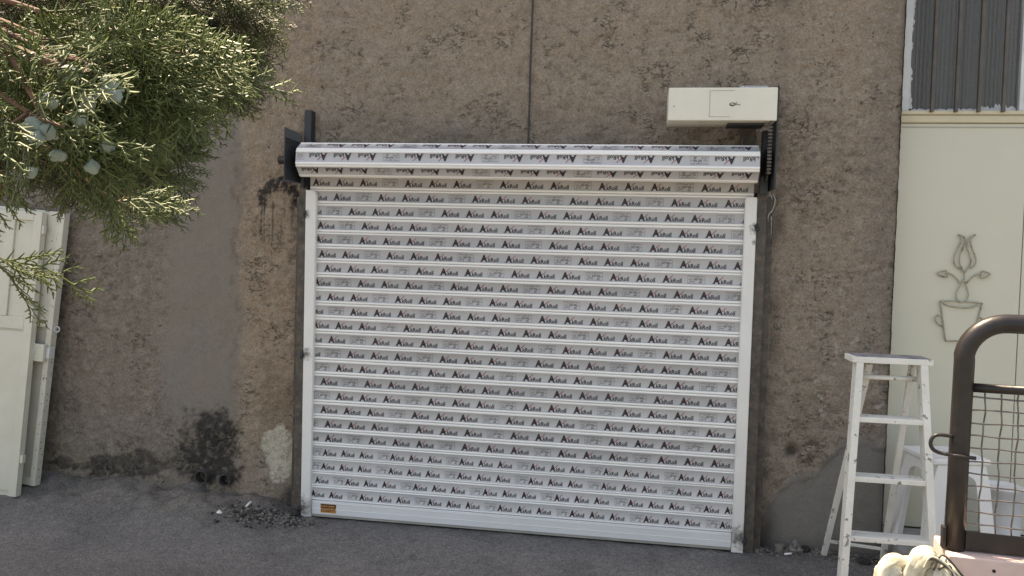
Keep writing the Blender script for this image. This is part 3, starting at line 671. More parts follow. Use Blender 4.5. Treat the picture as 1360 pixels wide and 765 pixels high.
    while z < 2.20:
        b = B(); b.box((2.302, -.188, z), (2.322, -.180, z + .010), .0015); b.box((2.310, -.186, z - .003), (2.314, -.182, z + .016))
        b.build('chain_link', 'steel', ch); z += .0165; k += 1
    # motor cover
    mo = put(B().box((1.834, -.20, 2.178), (2.337, -.015, 2.334), .006, 3), 'motor_cover', 'motor')
    def sub(b, name, m): o = b.build(name, m, mo); return o
    sx = 2.025
    for a, c in (((sx, 2.195), (sx + .0025, 2.318)), ((sx, 2.3175), (2.14, 2.320)), ((sx, 2.1945), (2.12, 2.197))): sub(B().box((a[0], -.2008, a[1]), (c[0], -.1995, c[1])), 'seam', 'seam')
    k = B(); k.tube(smooth_path([(2.130 + .011 * math.cos(a), -.2008, 2.254 + .007 * math.sin(a)) for a in np.linspace(0, 6.28, 9)], 3), .0016, 5)
    k.tube(smooth_path([(2.120, -.2008, 2.253), (2.14, -.2008, 2.250), (2.155, -.2008, 2.255), (2.168, -.2008, 2.25)]), .0014, 5)
    k.tube(smooth_path([(2.137, -.2008, 2.262), (2.146, -.2008, 2.256), (2.15, -.2008, 2.265)]), .0014, 5); sub(k, 'scribble', 'ink')
    sub(B().tube([(1.86, -.2015, 2.245), (1.86, -.199, 2.245)], .004, 8), 'screw', 'seam')
    sub(B().box((2.12, -.14, 2.168), (2.29, -.03, 2.177), .001), 'base_plate', 'plate')
    sub(B().box((2.17, -.13, 2.3345), (2.30, -.06, 2.358), .004), 'clear_cover', 'clear')
    # wiring behind the drive plate
    w_ = B(); w_.tube(smooth_path([(2.348, -.03, 2.33), (2.372, .02, 2.28), (2.375, .03, 2.15), (2.355, .04, 2.02), (2.36, .045, 1.9)]), .006, 7); put(w_, 'cable', 'cable')
    for i in range(4):
        w_ = B(); w_.tube(smooth_path([(2.33, .01, 1.865), (2.35 + .012 * i, -.012, 1.85 - .01 * i), (2.372 - .006 * i, .0, 1.79 - .02 * i), (2.345 + .008 * i, -.006, 1.74 - .01 * i), (2.37, .03, 1.69 - .03 * i)]), .0024, 5); put(w_, 'cable', 'cable' if i % 2 else 'seam')
    # bottom bar
    zb = Z0 - 22 * PITCH
    bar = put(B().box((-.0, -.014, .070), (2.228, .02, zb - .001), .003), 'bottom_bar', 'bar')
    for z in (zb - .012, .100): B().box((.001, -.0155, z), (2.227, -.0135, z + .0022), .0005).build('rib', 'slat', bar)
    B().box((.0, -.010, .056), (2.228, .016, .0695), .002).build('seal', 'seam', bar)
    st = B().box((.052, -.0152, .082), (.140, -.0145, .130)).build('sticker', 'orange', bar)
    B().box((.053, -.0158, .108), (.139, -.0153, .129)).build('sticker_field', 'rubber', bar)
    p = Pr(); q = random.Random(5)
    for zz, h in ((.114, .008), (.101, .0035), (.095, .0035), (.088, .0035)):
        x = .056
        while x < .132:
            l = q.uniform(.003, .011); p.quad([(x, zz), (x + l, zz), (x + l, zz + h), (x, zz + h)], 0 if h > .005 else 1); x += l + q.uniform(.0015, .004)
    V, F, m = p.get(); me = npmesh('sticker_text', np.stack([V[:, 0], np.full(len(V), -.0162), V[:, 1]], 1), F, m)
    me.materials.append(MT['orange']); me.materials.append(MT['ink']); link('sticker_text', me, 'ink', bar)
    for o in root.children:
        if o.name.startswith('motor_cover') or o.name.startswith('bottom_bar') or o.name.startswith('guide_rail'): pass
shutter()

# ------------------------------------------------------------------ things on the wall
b = B(); b.tube(smooth_path([(1.126, .074, 3.58), (1.1245, .074, 2.8), (1.1225, .073, 2.5), (1.1235, .074, 2.28), (1.123, .075, 2.05)]), .0055, 7)
tag(b.build('wall_cable', 'cable'), 'thin black cable hanging down the plaster wall above the shutter', 'cable')
for i, (x, z, r0) in enumerate(((-.690, .205, .040), (-.547, .197, .036))):
    b = B(); n = 18; ro, ri = r0, r0 * .82; R = []
    for y, rr in ((.16, ro), (.045, ro), (.045, ri), (.16, ri)):
        R.append([b.bm.verts.new((x + rr * math.cos(2 * math.pi * k / n), y, z + rr * math.sin(2 * math.pi * k / n))) for k in range(n)])
    for j in range(3):
        for k in range(n): b.bm.faces.new((R[j][k], R[j][(k + 1) % n], R[j + 1][(k + 1) % n], R[j + 1][k]))
    b.bm.faces.new(R[3])
    tag(b.build('pipe_stub', 'pipe'), ('sooty drain pipe stub in the wall base, the one farther from the shutter', 'sooty drain pipe stub in the wall base, the one nearer the shutter')[i], 'pipe', 'pipe stubs at the wall base')

# ------------------------------------------------------------------ leaning gate leaves
def leaf(name, foot, top, width, thick, label):
    """door leaf leaning on the wall; local u runs left, v up, w into the wall, origin at the right front bottom corner"""
    foot = Vector(foot); top = Vector(top); v = (top - foot); H = v.length; v.normalize()
    uu = Vector((-1, 0, 0)); uu = (uu - v * uu.dot(v)).normalized(); ww = uu.cross(v) * -1
    if ww.y < 0: ww = -ww
    Mx = Matrix((uu, ww, v)).transposed().to_4x4(); Mx.translation = foot
    root = empty(name, foot); tag(root, label, 'gate', 'gate leaves leaning on the wall')
    T = Matrix.Translation(-foot) @ Mx
    def put(b, nm, m, par=None):
        bmesh.ops.transform(b.bm, matrix=T, verts=b.bm.verts[:]); return b.build(nm, m, root if par is None else par)
    return root, put, H
FZ = gz(-1.69, -.157); RZ = gz(-1.63, -.03)
root, put, H = leaf('gate_leaf', (-1.690, -.158, FZ + .002), (-1.640, -.030, 1.682), 1.0, .04, 'flat cream steel gate leaf leaning in front of the other leaf')
Wd = 1.0; mid = .94
put(B().box((.0, .012, .0), (Wd, .040, H), .003), 'sheet', 'cream')
put(B().box((.0, .0, .0), (.052, .0115, H), .003), 'stile', 'cream')
put(B().box((Wd - .05, .0, .0), (Wd, .0115, H), .003), 'stile', 'cream')
put(B().box((.053, .0, H - .05), (Wd - .051, .0115, H), .003), 'top_rail', 'cream')
put(B().box((.053, .0, mid), (Wd - .051, .0115, mid + .07), .003), 'middle_rail', 'cream')
for x in (.170, .345, .52, .695): put(B().box((x, .0, mid + .0705), (x + .062, .0115, H - .0505), .003), 'mullion', 'cream')
put(B().box((.053, .0045, .03), (Wd - .051, .0115, mid - .012), .003), 'lower_panel', 'cream')
put(B().box((-.014, .005, H - .125), (-.0005, .028, H - .075), .002), 'hinge_tab', 'cream')
put(B().box((-.018, .004, .19), (-.0005, .028, .235), .002), 'hinge_tab', 'cream')
root, put, H = leaf('gate_leaf', (-1.648, -.066, RZ + .002), (-1.530, .010, 1.684), 1.0, .05, 'worn cream steel gate leaf with lock box, leaning directly against the wall')
put(B().box((.0, .0, .0), (.034, .046, H), .003), 'stile', 'creamold')
put(B().box((.035, .022, .0), (Wd, .040, H), .002), 'sheet', 'creamold')
put(B().box((.035, .004, .0), (Wd, .0215, .045), .002), 'bottom_rail', 'creamold')
put(B().box((.035, .002, mid - .03), (Wd, .0215, mid + .002), .002), 'middle_rail', 'creamold')
put(B().box((.035, .008, mid + .01), (Wd, .0215, H), .002), 'upper_sheet', 'creamold')
put(B().box((.036, .003, mid + .2), (.050, .0075, H - .03), .001), 'lip', 'creamold')
lk = put(B().box((.012, -.032, .715), (.110, -.001, .815), .006, 3), 'lock_box', 'cream')
put(B().tube([(.078, -.038, .768), (.078, -.0325, .768)], .013, 14), 'lock_cylinder', 'frame', lk)
put(B().box((-.010, -.012, .735), (.0115, .03, .80), .003), 'latch', 'frame', lk)
b = B(); b.tube(smooth_path([(-.001 - .016 - .016 * math.cos(a), .02, .905 + .016 * math.sin(a)) for a in np.linspace(0, 6.28, 9)], 3), .0035, 6); put(b, 'ring', 'frame')
for i in range(22):
    zz = .06 + i * .04 + rnd.uniform(-.015, .015); yy = rnd.uniform(.012, .034)
    put(B().tube([(-.0015, yy, zz), (.0, yy, zz)], rnd.uniform(.002, .004), 6), 'screw_hole', 'hole')
for i in range(7):
    zz = .12 + i * .085 + rnd.uniform(-.02, .02); put(B().tube([(.014, -.0012, zz), (.014, .0, zz)], .0028, 6), 'screw_hole', 'hole')

# ------------------------------------------------------------------ step ladder
def ladder():
    cx, cy = 2.80, -.30; root = empty('step_ladder', (cx, cy, 0)); tag(root, 'chipped white painted step ladder standing beside the wall corner', 'ladder')
    inv = Matrix.Translation((-cx, -cy, 0))
    def put(b, n, m, par=root):
        o = b.build(n, m, par); o.matrix_parent_inverse = inv if par is root else Matrix.Identity(4); return o
    def fy(z): return -.575 + (z / 1.085) * .125
    def fxl(z): return 2.605 + (z / 1.085) * .066
    def fxr(z): return 3.010 - (z / 1.085) * .058
    g1, g2 = gz(2.61, -.575), gz(3.0, -.575)
    put(B().beam((fxl(0) + .012, fy(0), g1), (fxl(1.085) + .010, fy(1.085), 1.085), .030, .062, (0, 1, 0)), 'stile', 'ladder')
    put(B().beam((fxr(0) - .012, fy(0), g2), (fxr(1.085) - .010, fy(1.085), 1.085), .030, .062, (0, 1, 0)), 'stile', 'ladder')
    for z in (.105, .352, .602, .855):
        put(B().box((fxl(z) + .024, fy(z) - .028, z - .022), (fxr(z) - .024, fy(z) + .060, z), .003), 'tread', 'ladder')
    tp = put(B().box((2.648, -.482, 1.087), (2.978, -.345, 1.113), .004), 'top_tread', 'ladder')
    put(B().box((2.664, -.472, 1.1135), (2.968, -.349, 1.1165), .001), 'tread_cover', 'laddertop', tp)
    put(B().tube([(2.690, -.42, 1.02), (2.945, -.42, 1.02)], .011, 8), 'hinge_rod', 'ladder')
    rb1, rb2 = (2.683, .02), (2.952, -.005)
    put(B().beam((rb1[0], rb1[1], gz(*rb1)), (2.745, -.388, 1.075), .026, .018, (0, 1, 0)), 'rear_leg', 'ladder')
    put(B().beam((rb2[0], rb2[1], gz(*rb2)), (2.922, -.388, 1.075), .026, .018, (0, 1, 0)), 'rear_leg', 'ladder')
    put(B().beam((2.70, .012, .135), (2.945, -.012, .125), .02, .012, (0, 0, 1)), 'rear_tie', 'ladder')
    for x, zz in ((2.938, .80), (2.935, .905)): put(B().tube([(x, -.30 + (.905 - zz) * .3, zz), (x, -.325 + (.905 - zz) * .3, zz)], .006, 6), 'bolt', 'steel')
ladder()

# ------------------------------------------------------------------ doorstep, stool, tin
b = B(); b.box((2.985, -.505, -.02), (4.4, .199, .178), .012, 3); tag(b.build('doorstep', 'concrete'), 'grey concrete doorstep below the cream steel door', 'step')
def stool(cx, cy, z0, h):
    root = empty('plastic_stool', (cx, cy, z0), math.radians(12)); tag(root, 'white plastic stool with arched sides on the doorstep, behind the ladder', 'stool')
    B().box((-.135, -.135, h - .028), (.135, .135, h), .012, 4).build('seat', 'stool', root)
    b = B(); b.tube([(0, 0, h - .002), (0, 0, h + .0006)], .016, 12); b.build('finger_hole', 'seam', root)
    tw, bw = .125, .165
    for q in range(4):
        R = Matrix.Rotation(q * math.pi / 2, 4, 'Z'); b = B(); zt = h - .029; za = h - .12
        def pt(x, z): k = (zt - z) / zt; return (x, -(tw + (bw - tw) * k), z)
        def wd(z): return tw + (bw - tw) * (zt - z) / zt
        outer = []; inner = []; n = 10
        for k in range(n + 1):
            z = za * k / n; outer.append((-wd(z) + .001, z)); inner.append((-(.070 + .03 * (1 - z / za)), z))
        for k in range(1, 9):
            a = math.pi * k / 16; outer.append((-wd(zt) + wd(zt) * k / 8, zt)); inner.append((-.070 * math.cos(a), za + .05 * math.sin(a)))
        L = [b.bm.verts.new(pt(*p)) for p in outer]; I = [b.bm.verts.new(pt(*p)) for p in inner]
        L2 = [b.bm.verts.new(pt(-p[0], p[1])) for p in outer[:-1]] + [L[-1]]; I2 = [b.bm.verts.new(pt(-p[0], p[1])) for p in inner[:-1]] + [I[-1]]
        for X1, X2 in ((L, I), (I2, L2)):
            for k in range(len(X1) - 1):
                try: b.bm.faces.new((X1[k], X2[k], X2[k + 1], X1[k + 1]))
                except ValueError: pass
        bmesh.ops.recalc_face_normals(b.bm, faces=b.bm.faces[:])
        bmesh.ops.solidify(b.bm, geom=b.bm.faces[:], thickness=.006)
        bmesh.ops.transform(b.bm, matrix=R, verts=b.bm.verts[:]); o = b.build('side_panel', 'stool', root)
        for fc in o.data.polygons: fc.use_smooth = False
stool(3.155, -.17, .179, .475)
tin = empty('paint_tin', (3.47, -.02, .179)); tag(tin, 'pale grey paint tin with lid on the doorstep behind the mesh railing', 'tin')
B().lathe([(.084, .0), (.088, .01), (.088, .012), (.085, .014), (.085, .28), (.088, .283), (.088, .29)], (0, 0, 0), 28).build('body', 'bucket', tin)
B().lathe([(.091, .2905), (.092, .30), (.086, .303), (.082, .298), (.02, .297)], (0, 0, 0), 28).build('lid', 'stool', tin)

# ------------------------------------------------------------------ parapet and mesh railing
RZ_ = math.radians(-6)
def parapet():
    root = empty('parapet', (2.52, -1.99, 0), RZ_); tag(root, 'low cream parapet with pale pink stone coping under the mesh railing', 'parapet')
    B().box((-.018, -.044, -.03), (1.3, .085, .742), .006).build('wall_body', 'parapet', root)
    B().box((-.20, -.075, -.03), (-.019, .085, .655), .006).build('wall_body', 'parapet', root)
    cp = B().box((-.024, -.052, .743), (.40, .10, .797), .006, 3).build('coping', 'coping', root)
    B().box((.403, -.052, .743), (1.32, .10, .797), .006, 3).build('coping', 'coping', root)
    B().tube([(.075, -.0535, .770), (.075, -.051, .770)], .0042, 10).build('bolt_hole', 'hole', cp)
parapet()
def railing():
    root = empty('mesh_railing', (2.52, -1.99, .798), RZ_); tag(root, 'dark brown tubular railing with crimped wire mesh on the pink coping', 'railing')
    W = .70; H = .57; rr = .095
    path = [(0, 0, 0), (0, 0, H * .4), (.002, 0, H - rr)]
    path += [(rr - rr * math.cos(a), 0, H - rr + rr * math.sin(a)) for a in np.linspace(.15, 1.5708, 9)]
    path += [(W * .5, 0, H)] + [(W - rr + rr * math.sin(a), 0, H - rr + rr * math.cos(a)) for a in np.linspace(0, 1.42, 9)] + [(W, 0, H * .4), (W, 0, 0)]
    B().tube(path, .0235, 18).build('tube_frame', 'tube', root)
    B().tube([(.022, 0, .408), (W - .022, 0, .408)], .0115, 12).build('crossbar', 'tube', root)
    bt = B(); bt.box((.0215, -.012, .004), (W - .0215, -.006, .050), .001); bt.box((.0215, -.0058, .004), (W - .0215, .016, .010), .001); bt.build('bottom_angle', 'tube', root)
    B().box((-.030, -.012, .0), (-.0225, .012, .055), .001).build('foot_plate', 'tube', root)
    vx = list(np.arange(.052, W - .03, .0372)); hz = list(np.arange(.066, .40, .0318))
    for i, x in enumerate(vx):
        pts = [(x + .0018 * math.sin(z * 40 + i) - .012 * (z - .2) * 0, .0028 * math.cos(math.pi * (z - .066) / .0318 + math.pi * (i % 2)), z) for z in np.arange(.046, .405, .0106)]
        B().tube(pts, .0021, 6).build('wire', 'wire', root)
    for j, z in enumerate(hz):
        pts = [(x, -.0028 * math.cos(math.pi * (x - .052) / .0372 + math.pi * (j % 2)), z + .0015 * math.sin(x * 30 + j * 2)) for x in np.arange(.018, W - .014, .0093)]
        B().tube(pts, .0021, 6).build('wire', 'wire', root)
    B().tube(smooth_path([(-.018, -.012, .285), (-.05, -.012, .286), (-.064, -.012, .278), (-.068, -.012, .262), (-.060, -.012, .247), (-.04, -.012, .240), (-.01, -.028, .240), (.03, -.030, .238)], 5), .0048, 8).build('latch_loop', 'tube', root)
railing()
# crumpled plastic bag on the lower end of the parapet
def rag():
    root = empty('crumpled_bag', (2.41, -1.985, .657)); tag(root, 'crumpled pale plastic bag on the lower end of the parapet', 'bag')
    lobes = [([(-.075, -.03, .03), (-.055, -.035, .075), (-.03, -.03, .095), (.0, -.03, .07)], .030), ([(-.01, -.04, .03), (.0, -.05, .085), (.025, -.05, .13), (.055, -.045, .135)], .026),
             ([(.03, -.05, .02), (.045, -.06, .07), (.06, -.055, .11), (.075, -.05, .135)], .024), ([(.07, -.06, .02), (.085, -.07, .06), (.075, -.07, .10), (.06, -.06, .12)], .022), ([(-.05, .02, .03), (0, .03, .06), (.05, .02, .07), (.08, .0, .05)], .035)]
    for li, (pts, r0) in enumerate(lobes):
        P = smooth_path(pts, 10); n = 30; V = []
        for k, p in enumerate(P):
            d = (P[min(k + 1, len(P) - 1)] - P[max(k - 1, 0)]).normalized(); a_ = Vector((0, -1, .2)); a_ = (a_ - d * a_.dot(d)).normalized(); b_ = d.cross(a_); e = math.sin(math.pi * min(1, max(0, (k + .4) / (len(P) - .2)))) ** .5
            for q in range(n):
                th = 2 * math.pi * q / n; w1 = abs(float(pn(math.cos(th) * 1.9 + li * 7 + k * .03, math.sin(th) * 1.9 + k * .05, 5))) + .25 * abs(float(pn(math.cos(th) * 4.5 + k * .04, math.sin(th) * 4.5 + li, 6)))
                V.append(p + (a_ * math.cos(th) + b_ * math.sin(th)) * r0 * e * (1.2 - .95 * w1))
        me = npmesh('bag_fold', V, np.array([(k * n + q, k * n + (q + 1) % n, (k + 1) * n + (q + 1) % n, (k + 1) * n + q) for k in range(len(P) - 1) for q in range(n)])); me.shade_smooth()
        link('bag_fold', me, 'rag', root)
    for k in range(5):
        a = k * 1.25; b = B(); b.tube(smooth_path([(.02 * math.cos(a) + .03, -.075 + .01 * math.sin(a), .11), (.05 + .02 * math.cos(a), -.085, .125 + .006 * k), (.08 + .006 * k, -.085, .10), (.095 + .004 * k, -.075, .06 + .01 * k)]), .0028, 5)
        b.build('strap', 'rag' if k % 2 else 'steel', root)
rag()

# ------------------------------------------------------------------ rubble and litter
def stone_mesh(seed, s):
    q = random.Random(seed); t = bmesh.new(); bmesh.ops.create_icosphere(t, subdivisions=2, radius=1)
    ph = [q.uniform(0, 6) for _ in range(6)]
    for v in t.verts:
        c = v.co; k = 1 + .22 * math.sin(3 * c.x + ph[0]) + .2 * math.sin(4 * c.y + ph[1]) + .18 * math.sin(5 * c.z + ph[2]) + q.uniform(-.13, .13)
        v.co = Vector((c.x * k * s[0], c.y * k * s[1], c.z * k * s[2]))
    me = bpy.data.meshes.new('stone'); t.to_mesh(me); t.free(); return me
def scatter(name, spots, m, label):
    """small crumbs nobody could count: one mesh"""
    b = B()
    for (x, y, s) in spots:
        t = bmesh.new(); bmesh.ops.create_icosphere(t, subdivisions=1, radius=s)
        for v in t.verts: v.co = v.co * rnd.uniform(.6, 1.2)
        b._add(t, 0, Matrix.Translation((x, y, gz(x, y) + s * .35)) @ Matrix.Rotation(rnd.uniform(0, 6), 4, 'Z') @ Matrix.Diagonal((rnd.uniform(.7, 1.4), rnd.uniform(.7, 1.3), .7, 1)))
    tag(b.build(name, m), label, 'rubble', kind='stuff')
sp = [(rnd.gauss(-.20, .13), min(.03, rnd.gauss(-.13, .05)), abs(rnd.gauss(.0035, .003)) + .0015) for _ in range(420)]
scatter('rubble', sp, 'stone_stuff', 'fine grey rubble at the foot of the shutter post')
sp = [(rnd.gauss(-.22, .12), min(.03, rnd.gauss(-.12, .045)), abs(rnd.gauss(.004, .003)) + .0015) for _ in range(260)]
scatter('charcoal_crumbs', sp, 'charcoal', 'black charcoal crumbs at the foot of the shutter post')
sp = [(rnd.uniform(2.36, 2.97), rnd.gauss(.03, .03), abs(rnd.gauss(.004, .003)) + .0015) for _ in range(260)]
scatter('rubble', [s for s in sp if s[1] < .07], 'stone_stuff', 'fine grey rubble along the wall base by the ladder')
sp = [(rnd.uniform(-2, 3), rnd.uniform(-.9, .0), abs(rnd.gauss(.0016, .0012)) + .0008) for _ in range(900)]
scatter('grit', sp, 'stone_stuff', 'loose grit scattered over the dusty asphalt')
for i, (x, y, s, m, lb) in enumerate((
        (-.47, -.14, (.017, .013, .009), 'white_bit', 'pale plaster lump on the ground near the drain pipes'),
        (2.545, .02, (.036, .03, .034), 'stone_stuff', 'grey stone chunk lying against the wall base beside the shutter'),
        (2.47, .04, (.026, .022, .026), 'stone_stuff', 'small dark stone at the wall base next to the shutter post'),
        (2.60, .045, (.022, .02, .02), 'charcoal', 'black cinder at the wall base between grey stone chunk and ladder'),
        (2.86, -.03, (.040, .035, .010), 'charcoal', 'flat black clod on the ground under the step ladder'),
        (-.085, -.035, (.032, .024, .024), 'charcoal', 'black clinker lump against the foot of the shutter post'))):
    o = link('stone', stone_mesh(i + 3, s), m); o.location = (x, y, gz(x, y) + s[2] * .55); o.rotation_euler = (0, 0, i * 1.3)
    tag(o, lb, 'stone', 'loose stones by the wall'); None
for i, (x, y, a, lb) in enumerate(((2.505, -.015, .2, 'white cigarette end by the grey stone chunk at the wall'), (-.345, -.06, 1.2, 'white cigarette end standing in the rubble by the shutter post'))):
    b = B(); b.tube([(-.018, 0, 0), (.018, 0, .004 if i == 0 else .02)], .0055, 8)
    o = b.build('cigarette_end', 'iris'); o.location = (x, y, gz(x, y) + .006); o.rotation_euler = (0, 0, a); tag(o, lb, 'litter')

# ------------------------------------------------------------------ cypress tree
def prism(V, F, p, q, w0, w1, up):
    p = np.array(p); q = np.array(q); d = q - p; L = np.linalg.norm(d) + 1e-9; d = d / L
    s = np.cross(d, up); s /= np.linalg.norm(s) + 1e-9; n = np.cross(s, d); k = len(V)
    for c, ww in ((p, w0), (q, w1)):
        V += [c + s * ww, c - s * ww * .5 + n * ww * .5, c - s * ww * .5 - n * ww * .5]
    for a in range(3):
        b_ = (a + 1) % 3; F += [(k + a, k + b_, k + 3 + b_), (k + a, k + 3 + b_, k + 3 + a)]
def spray(seed):
    q = random.Random(seed); V = []; F = []; up = np.array((0, 0, 1.)); L = q.uniform(.085, .125); nseg = 5
    ax = [np.array((L * i / nseg, .006 * math.sin(i * 1.3 + seed), -.018 * (i / nseg) ** 2)) for i in range(nseg + 1)]
    for i in range(nseg): prism(V, F, ax[i], ax[i + 1], .0017 - .00014 * i, .0017 - .00014 * (i + 1), up)
    n = 11
    for k in range(n):
        t = (k + .6) / n; i = min(int(t * nseg), nseg - 1); c = ax[i] + (ax[i + 1] - ax[i]) * (t * nseg - i); sd = 1 if k % 2 else -1
        l = (.048 * (1 - t) ** .7 + .010) * q.uniform(.8, 1.2); a = math.radians(q.uniform(32, 50)) * sd
        d = np.array((math.cos(a), math.sin(a), q.uniform(-.25, .25))); e = c + d * l; m = c + d * l * .5 + np.array((.0, 0, .003))
        prism(V, F, c, m, .0015, .0015, up); prism(V, F, m, e, .0015, .0006, up)
        ns = max(2, int(l / .0062))
        for j in range(ns):
            tt = (j + .8) / (ns + .6); b0 = c + d * l * tt; s2 = 1 if j % 2 else -1; a2 = a + math.radians(q.uniform(28, 48)) * s2
            l2 = (.017 * (1 - tt * .6)) * q.uniform(.7, 1.2); d2 = np.array((math.cos(a2), math.sin(a2), q.uniform(-.3, .3)))
            prism(V, F, b0, b0 + d2 * l2, .0016, .0007, up)
    return np.array(V), np.array(F)
SPR = [spray(i) for i in range(8)]
def tree():
    base = Vector((-.62, -3.0, 0)); root = empty('cypress_tree', base); tag(root, 'green cypress tree with drooping sprays and bluish cones', 'tree')
    inv = Matrix.Translation(-base)
    def put(b, n, m):
        o = b.build(n, m, root); o.matrix_parent_inverse = inv; return o
    put(B().tube(smooth_path([(-.62, -3.0, -.05), (-.60, -2.99, .7), (-.63, -2.97, 1.5), (-.58, -2.95, 2.3), (-.60, -2.95, 3.1), (-.6, -2.95, 3.9)], 5), list(np.linspace(.12, .03, 26)), 14), 'trunk', 'bark')
    # clumps: centre, radii, number of sprays, dull share
    back = [((.20, -2.30, 2.02), (.26, .2, .15), 230, .6), ((.44, -2.35, 2.00), (.20, .18, .14), 210, .65), ((.60, -2.25, 2.05), (.15, .15, .13), 170, .6), ((.66, -2.18, 2.13), (.10, .1, .08), 60, .3),
            ((.56, -2.35, 1.87), (.12, .13, .09), 130, .6), ((.34, -2.39, 1.83), (.17, .15, .11), 170, .6), ((.60, -2.44, 1.73), (.065, .08, .08), 60, .25), ((.595, -2.50, 1.615), (.035, .05, .05), 22, .2), ((.52, -2.47, 1.70), (.07, .08, .06), 60, .4), ((.40, -2.46, 1.66), (.06, .07, .05), 30, .4),
            ((.64, -2.24, 1.95), (.09, .1, .07), 70, .3), ((.16, -2.42, 1.76), (.15, .14, .09), 130, .6), ((.10, -2.5, 2.1), (.25, .2, .18), 120, .6),
            ((.45, -2.3, 2.30), (.34, .25, .12), 70, .4), ((.1, -2.4, 2.45), (.4, .3, .2), 60, .4), ((-.4, -2.8, 2.3), (.4, .3, .5), 120, .4), ((.72, -3.28, 1.80), (.09, .07, .05), 34, .3), ((.42, -3.2, 1.90), (.15, .1, .1), 50, .4), ((.0, -2.75, 2.12), (.25, .2, .15), 90, .5), ((-.3, -2.9, 2.1), (.2, .2, .3), 60, .5), ((-.5, -2.9, 3.1), (.4, .4, .5), 140, .4)]  # first two clumps: unseen foliage overhead, added to shade the sprays below
    front = [((1.085, -3.33, 1.695), (.055, .06, .035), 34, .0), ((1.095, -3.39, 1.625), (.03, .04, .025), 10, .0), ((1.085, -3.24, 1.705), (.045, .05, .04), 40, .0), ((1.09, -3.30, 1.63), (.03, .03, .025), 12, .0),
             ((1.065, -3.14, 1.755), (.05, .06, .045), 60, .0), ((.99, -3.31, 1.57), (.02, .03, .02), 3, .0), ((.86, -3.18, 1.475), (.02, .03, .02), 5, .0), ((.74, -2.745, 1.575), (.015, .03, .025), 6, .2),
             ((.99, -3.3, 1.73), (.06, .08, .05), 22, .1)]
    Vs = [[], []]; Fs = [[], []]; ns = [0, 0]; twigs = B(); anchor = Vector((-.60, -2.95, 2.15)); spots = []
    for isf, L in ((0, back), (1, front)):
        for c, rad, n, dull in L:
            c = Vector(c)
            if c.z < 2.3 and c.x > 0:
                a0 = anchor if not isf else Vector((.55, -3.25, 1.86))
                mid = a0.lerp(c, .5) + Vector((0, 0, .07 if not isf else .02))
                twigs.tube(smooth_path([a0, mid, c], 6), list(np.linspace(.013 if not isf else .006, .0022, 13)), 6)
            for i in range(n):
                d = Vector((rnd.gauss(0, 1), rnd.gauss(0, 1), rnd.gauss(0, 1))).normalized(); k = rnd.random() ** .45
                p = c + Vector((d.x * rad[0], d.y * rad[1], d.z * rad[2])) * k
                ax = (Vector((d.x, d.y, d.z * .4)) * 1.0 + Vector((.35, -.05, -.40)) + Vector((rnd.gauss(0, .35), rnd.gauss(0, .35), rnd.gauss(0, .3)))).normalized()
                up = Vector((rnd.gauss(0, 1), rnd.gauss(0, 1), rnd.gauss(.25, .5))); up = (up - ax * up.dot(ax)).normalized(); si = up.cross(ax)
                s = rnd.uniform(.7, 1.15) * (1.0 if isf else .95)
                V, F = SPR[rnd.randrange(8)]; R = np.array((ax, si, up))
                W = (V * s) @ R + np.array(p); m = 1 if rnd.random() < dull else 0
                Vs[m].append(W); Fs[m].append(F + ns[m]); ns[m] += len(V)
                if i % 3 == 0 and c.x > 0: twigs.tube([c.lerp(p, .15), p, p + ax * .03 * s], [.0022, .0016, .0012], 4, caps=False)
                spots.append((isf, p + ax * .05 * s))
    for m, nm in ((0, 'leaf'), (1, 'leafdry')):
        me = npmesh('foliage', np.concatenate(Vs[m]), np.concatenate(Fs[m])); o = link('foliage', me, nm, root); o.matrix_parent_inverse = inv; o['kind'] = 'stuff'
    put(twigs, 'twigs', 'bark')['kind'] = 'stuff'
    put(B().tube(smooth_path([anchor, (.1, -3.15, 2.02), (.55, -3.25, 1.86), (.86, -3.32, 1.755), (1.02, -3.36, 1.705), (1.10, -3.35, 1.68)], 5), list(np.linspace(.03, .0035, 26)), 9), 'limb', 'bark')
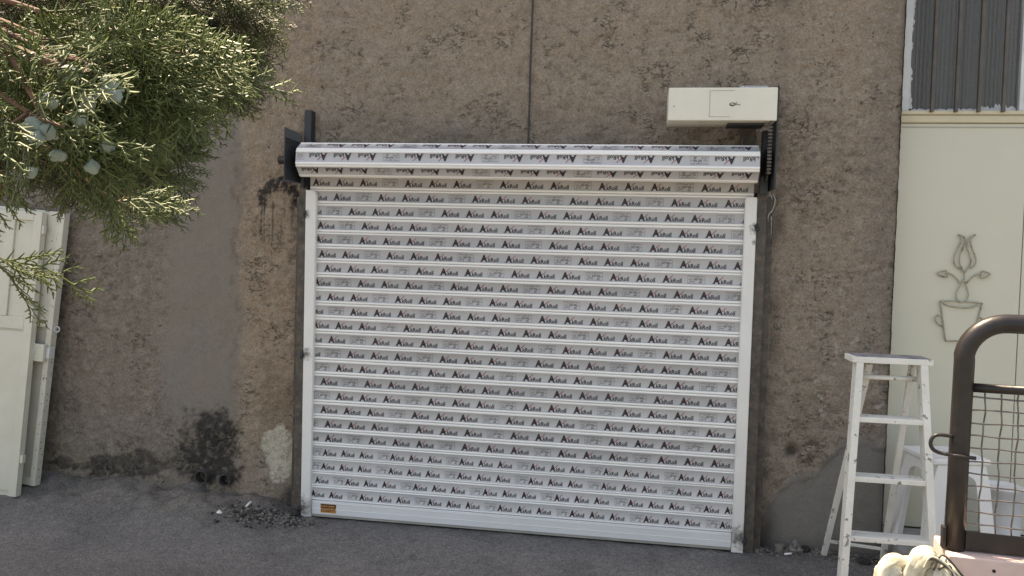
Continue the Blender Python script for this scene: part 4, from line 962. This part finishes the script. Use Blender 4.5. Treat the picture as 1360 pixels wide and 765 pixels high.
    put(B().tube(smooth_path([(1.0, -3.36, 1.71), (1.06, -3.385, 1.695), (1.10, -3.39, 1.64), (1.12, -3.39, 1.60)], 5), list(np.linspace(.0045, .0018, 16)), 7), 'limb', 'bark')
    # cones
    def cone_mesh(seed):
        q = random.Random(seed); t = bmesh.new(); bmesh.ops.create_icosphere(t, subdivisions=3, radius=1)
        horns = [Vector((q.gauss(0, 1), q.gauss(0, 1), q.gauss(.2, 1))).normalized() for _ in range(6)]
        for v in t.verts:
            c = v.co.normalized(); h = max(c.dot(x) for x in horns); v.co = c * (1 + .42 * max(0, h - .9) / .1 * 1.1 + .06 * math.sin(7 * c.x + seed)) ; v.co.z *= 1.25
        me = bpy.data.meshes.new('cone'); t.to_mesh(me); t.free(); me.shade_smooth(); return me
    cm = [cone_mesh(i) for i in range(4)]; cm[0].materials.append(MT['cone'])
    fr = [(1.112, -3.38, 1.637, .0085), (1.104, -3.392, 1.612, .0095), (1.120, -3.392, 1.606, .008), (1.112, -3.40, 1.597, .0075), (1.126, -3.372, 1.668, .0085), (1.148, -3.345, 1.652, .009), (1.160, -3.345, 1.650, .0065),
          (1.12, -3.365, 1.672, .007), (1.145, -3.33, 1.665, .009), (1.125, -3.34, 1.645, .009), (1.13, -3.36, 1.625, .0085), (1.105, -3.36, 1.585, .008), (1.14, -3.33, 1.60, .008), (1.09, -3.38, 1.565, .007), (1.13, -3.34, 1.575, .007)]
    for x, y, z, s in fr:
        o = link('seed_cone', cm[rnd.randrange(4)], 'cone', root); o.matrix_parent_inverse = inv; o.location = (x, y, z); s *= .85; o.scale = (s, s, s); o.rotation_euler = (rnd.uniform(0, 6), rnd.uniform(0, 6), rnd.uniform(0, 6))
    bk = [p for f_, p in spots if not f_ and p.x > .2 and p.z < 2.2 and p.y < -2.3]
    for p in rnd.sample(bk, 46):
        s = rnd.uniform(.005, .0085); o = link('seed_cone', cm[rnd.randrange(4)], 'cone', root); o.matrix_parent_inverse = inv; o.location = p; o.scale = (s, s, s); o.rotation_euler = (rnd.uniform(0, 6), rnd.uniform(0, 6), rnd.uniform(0, 6))
tree()
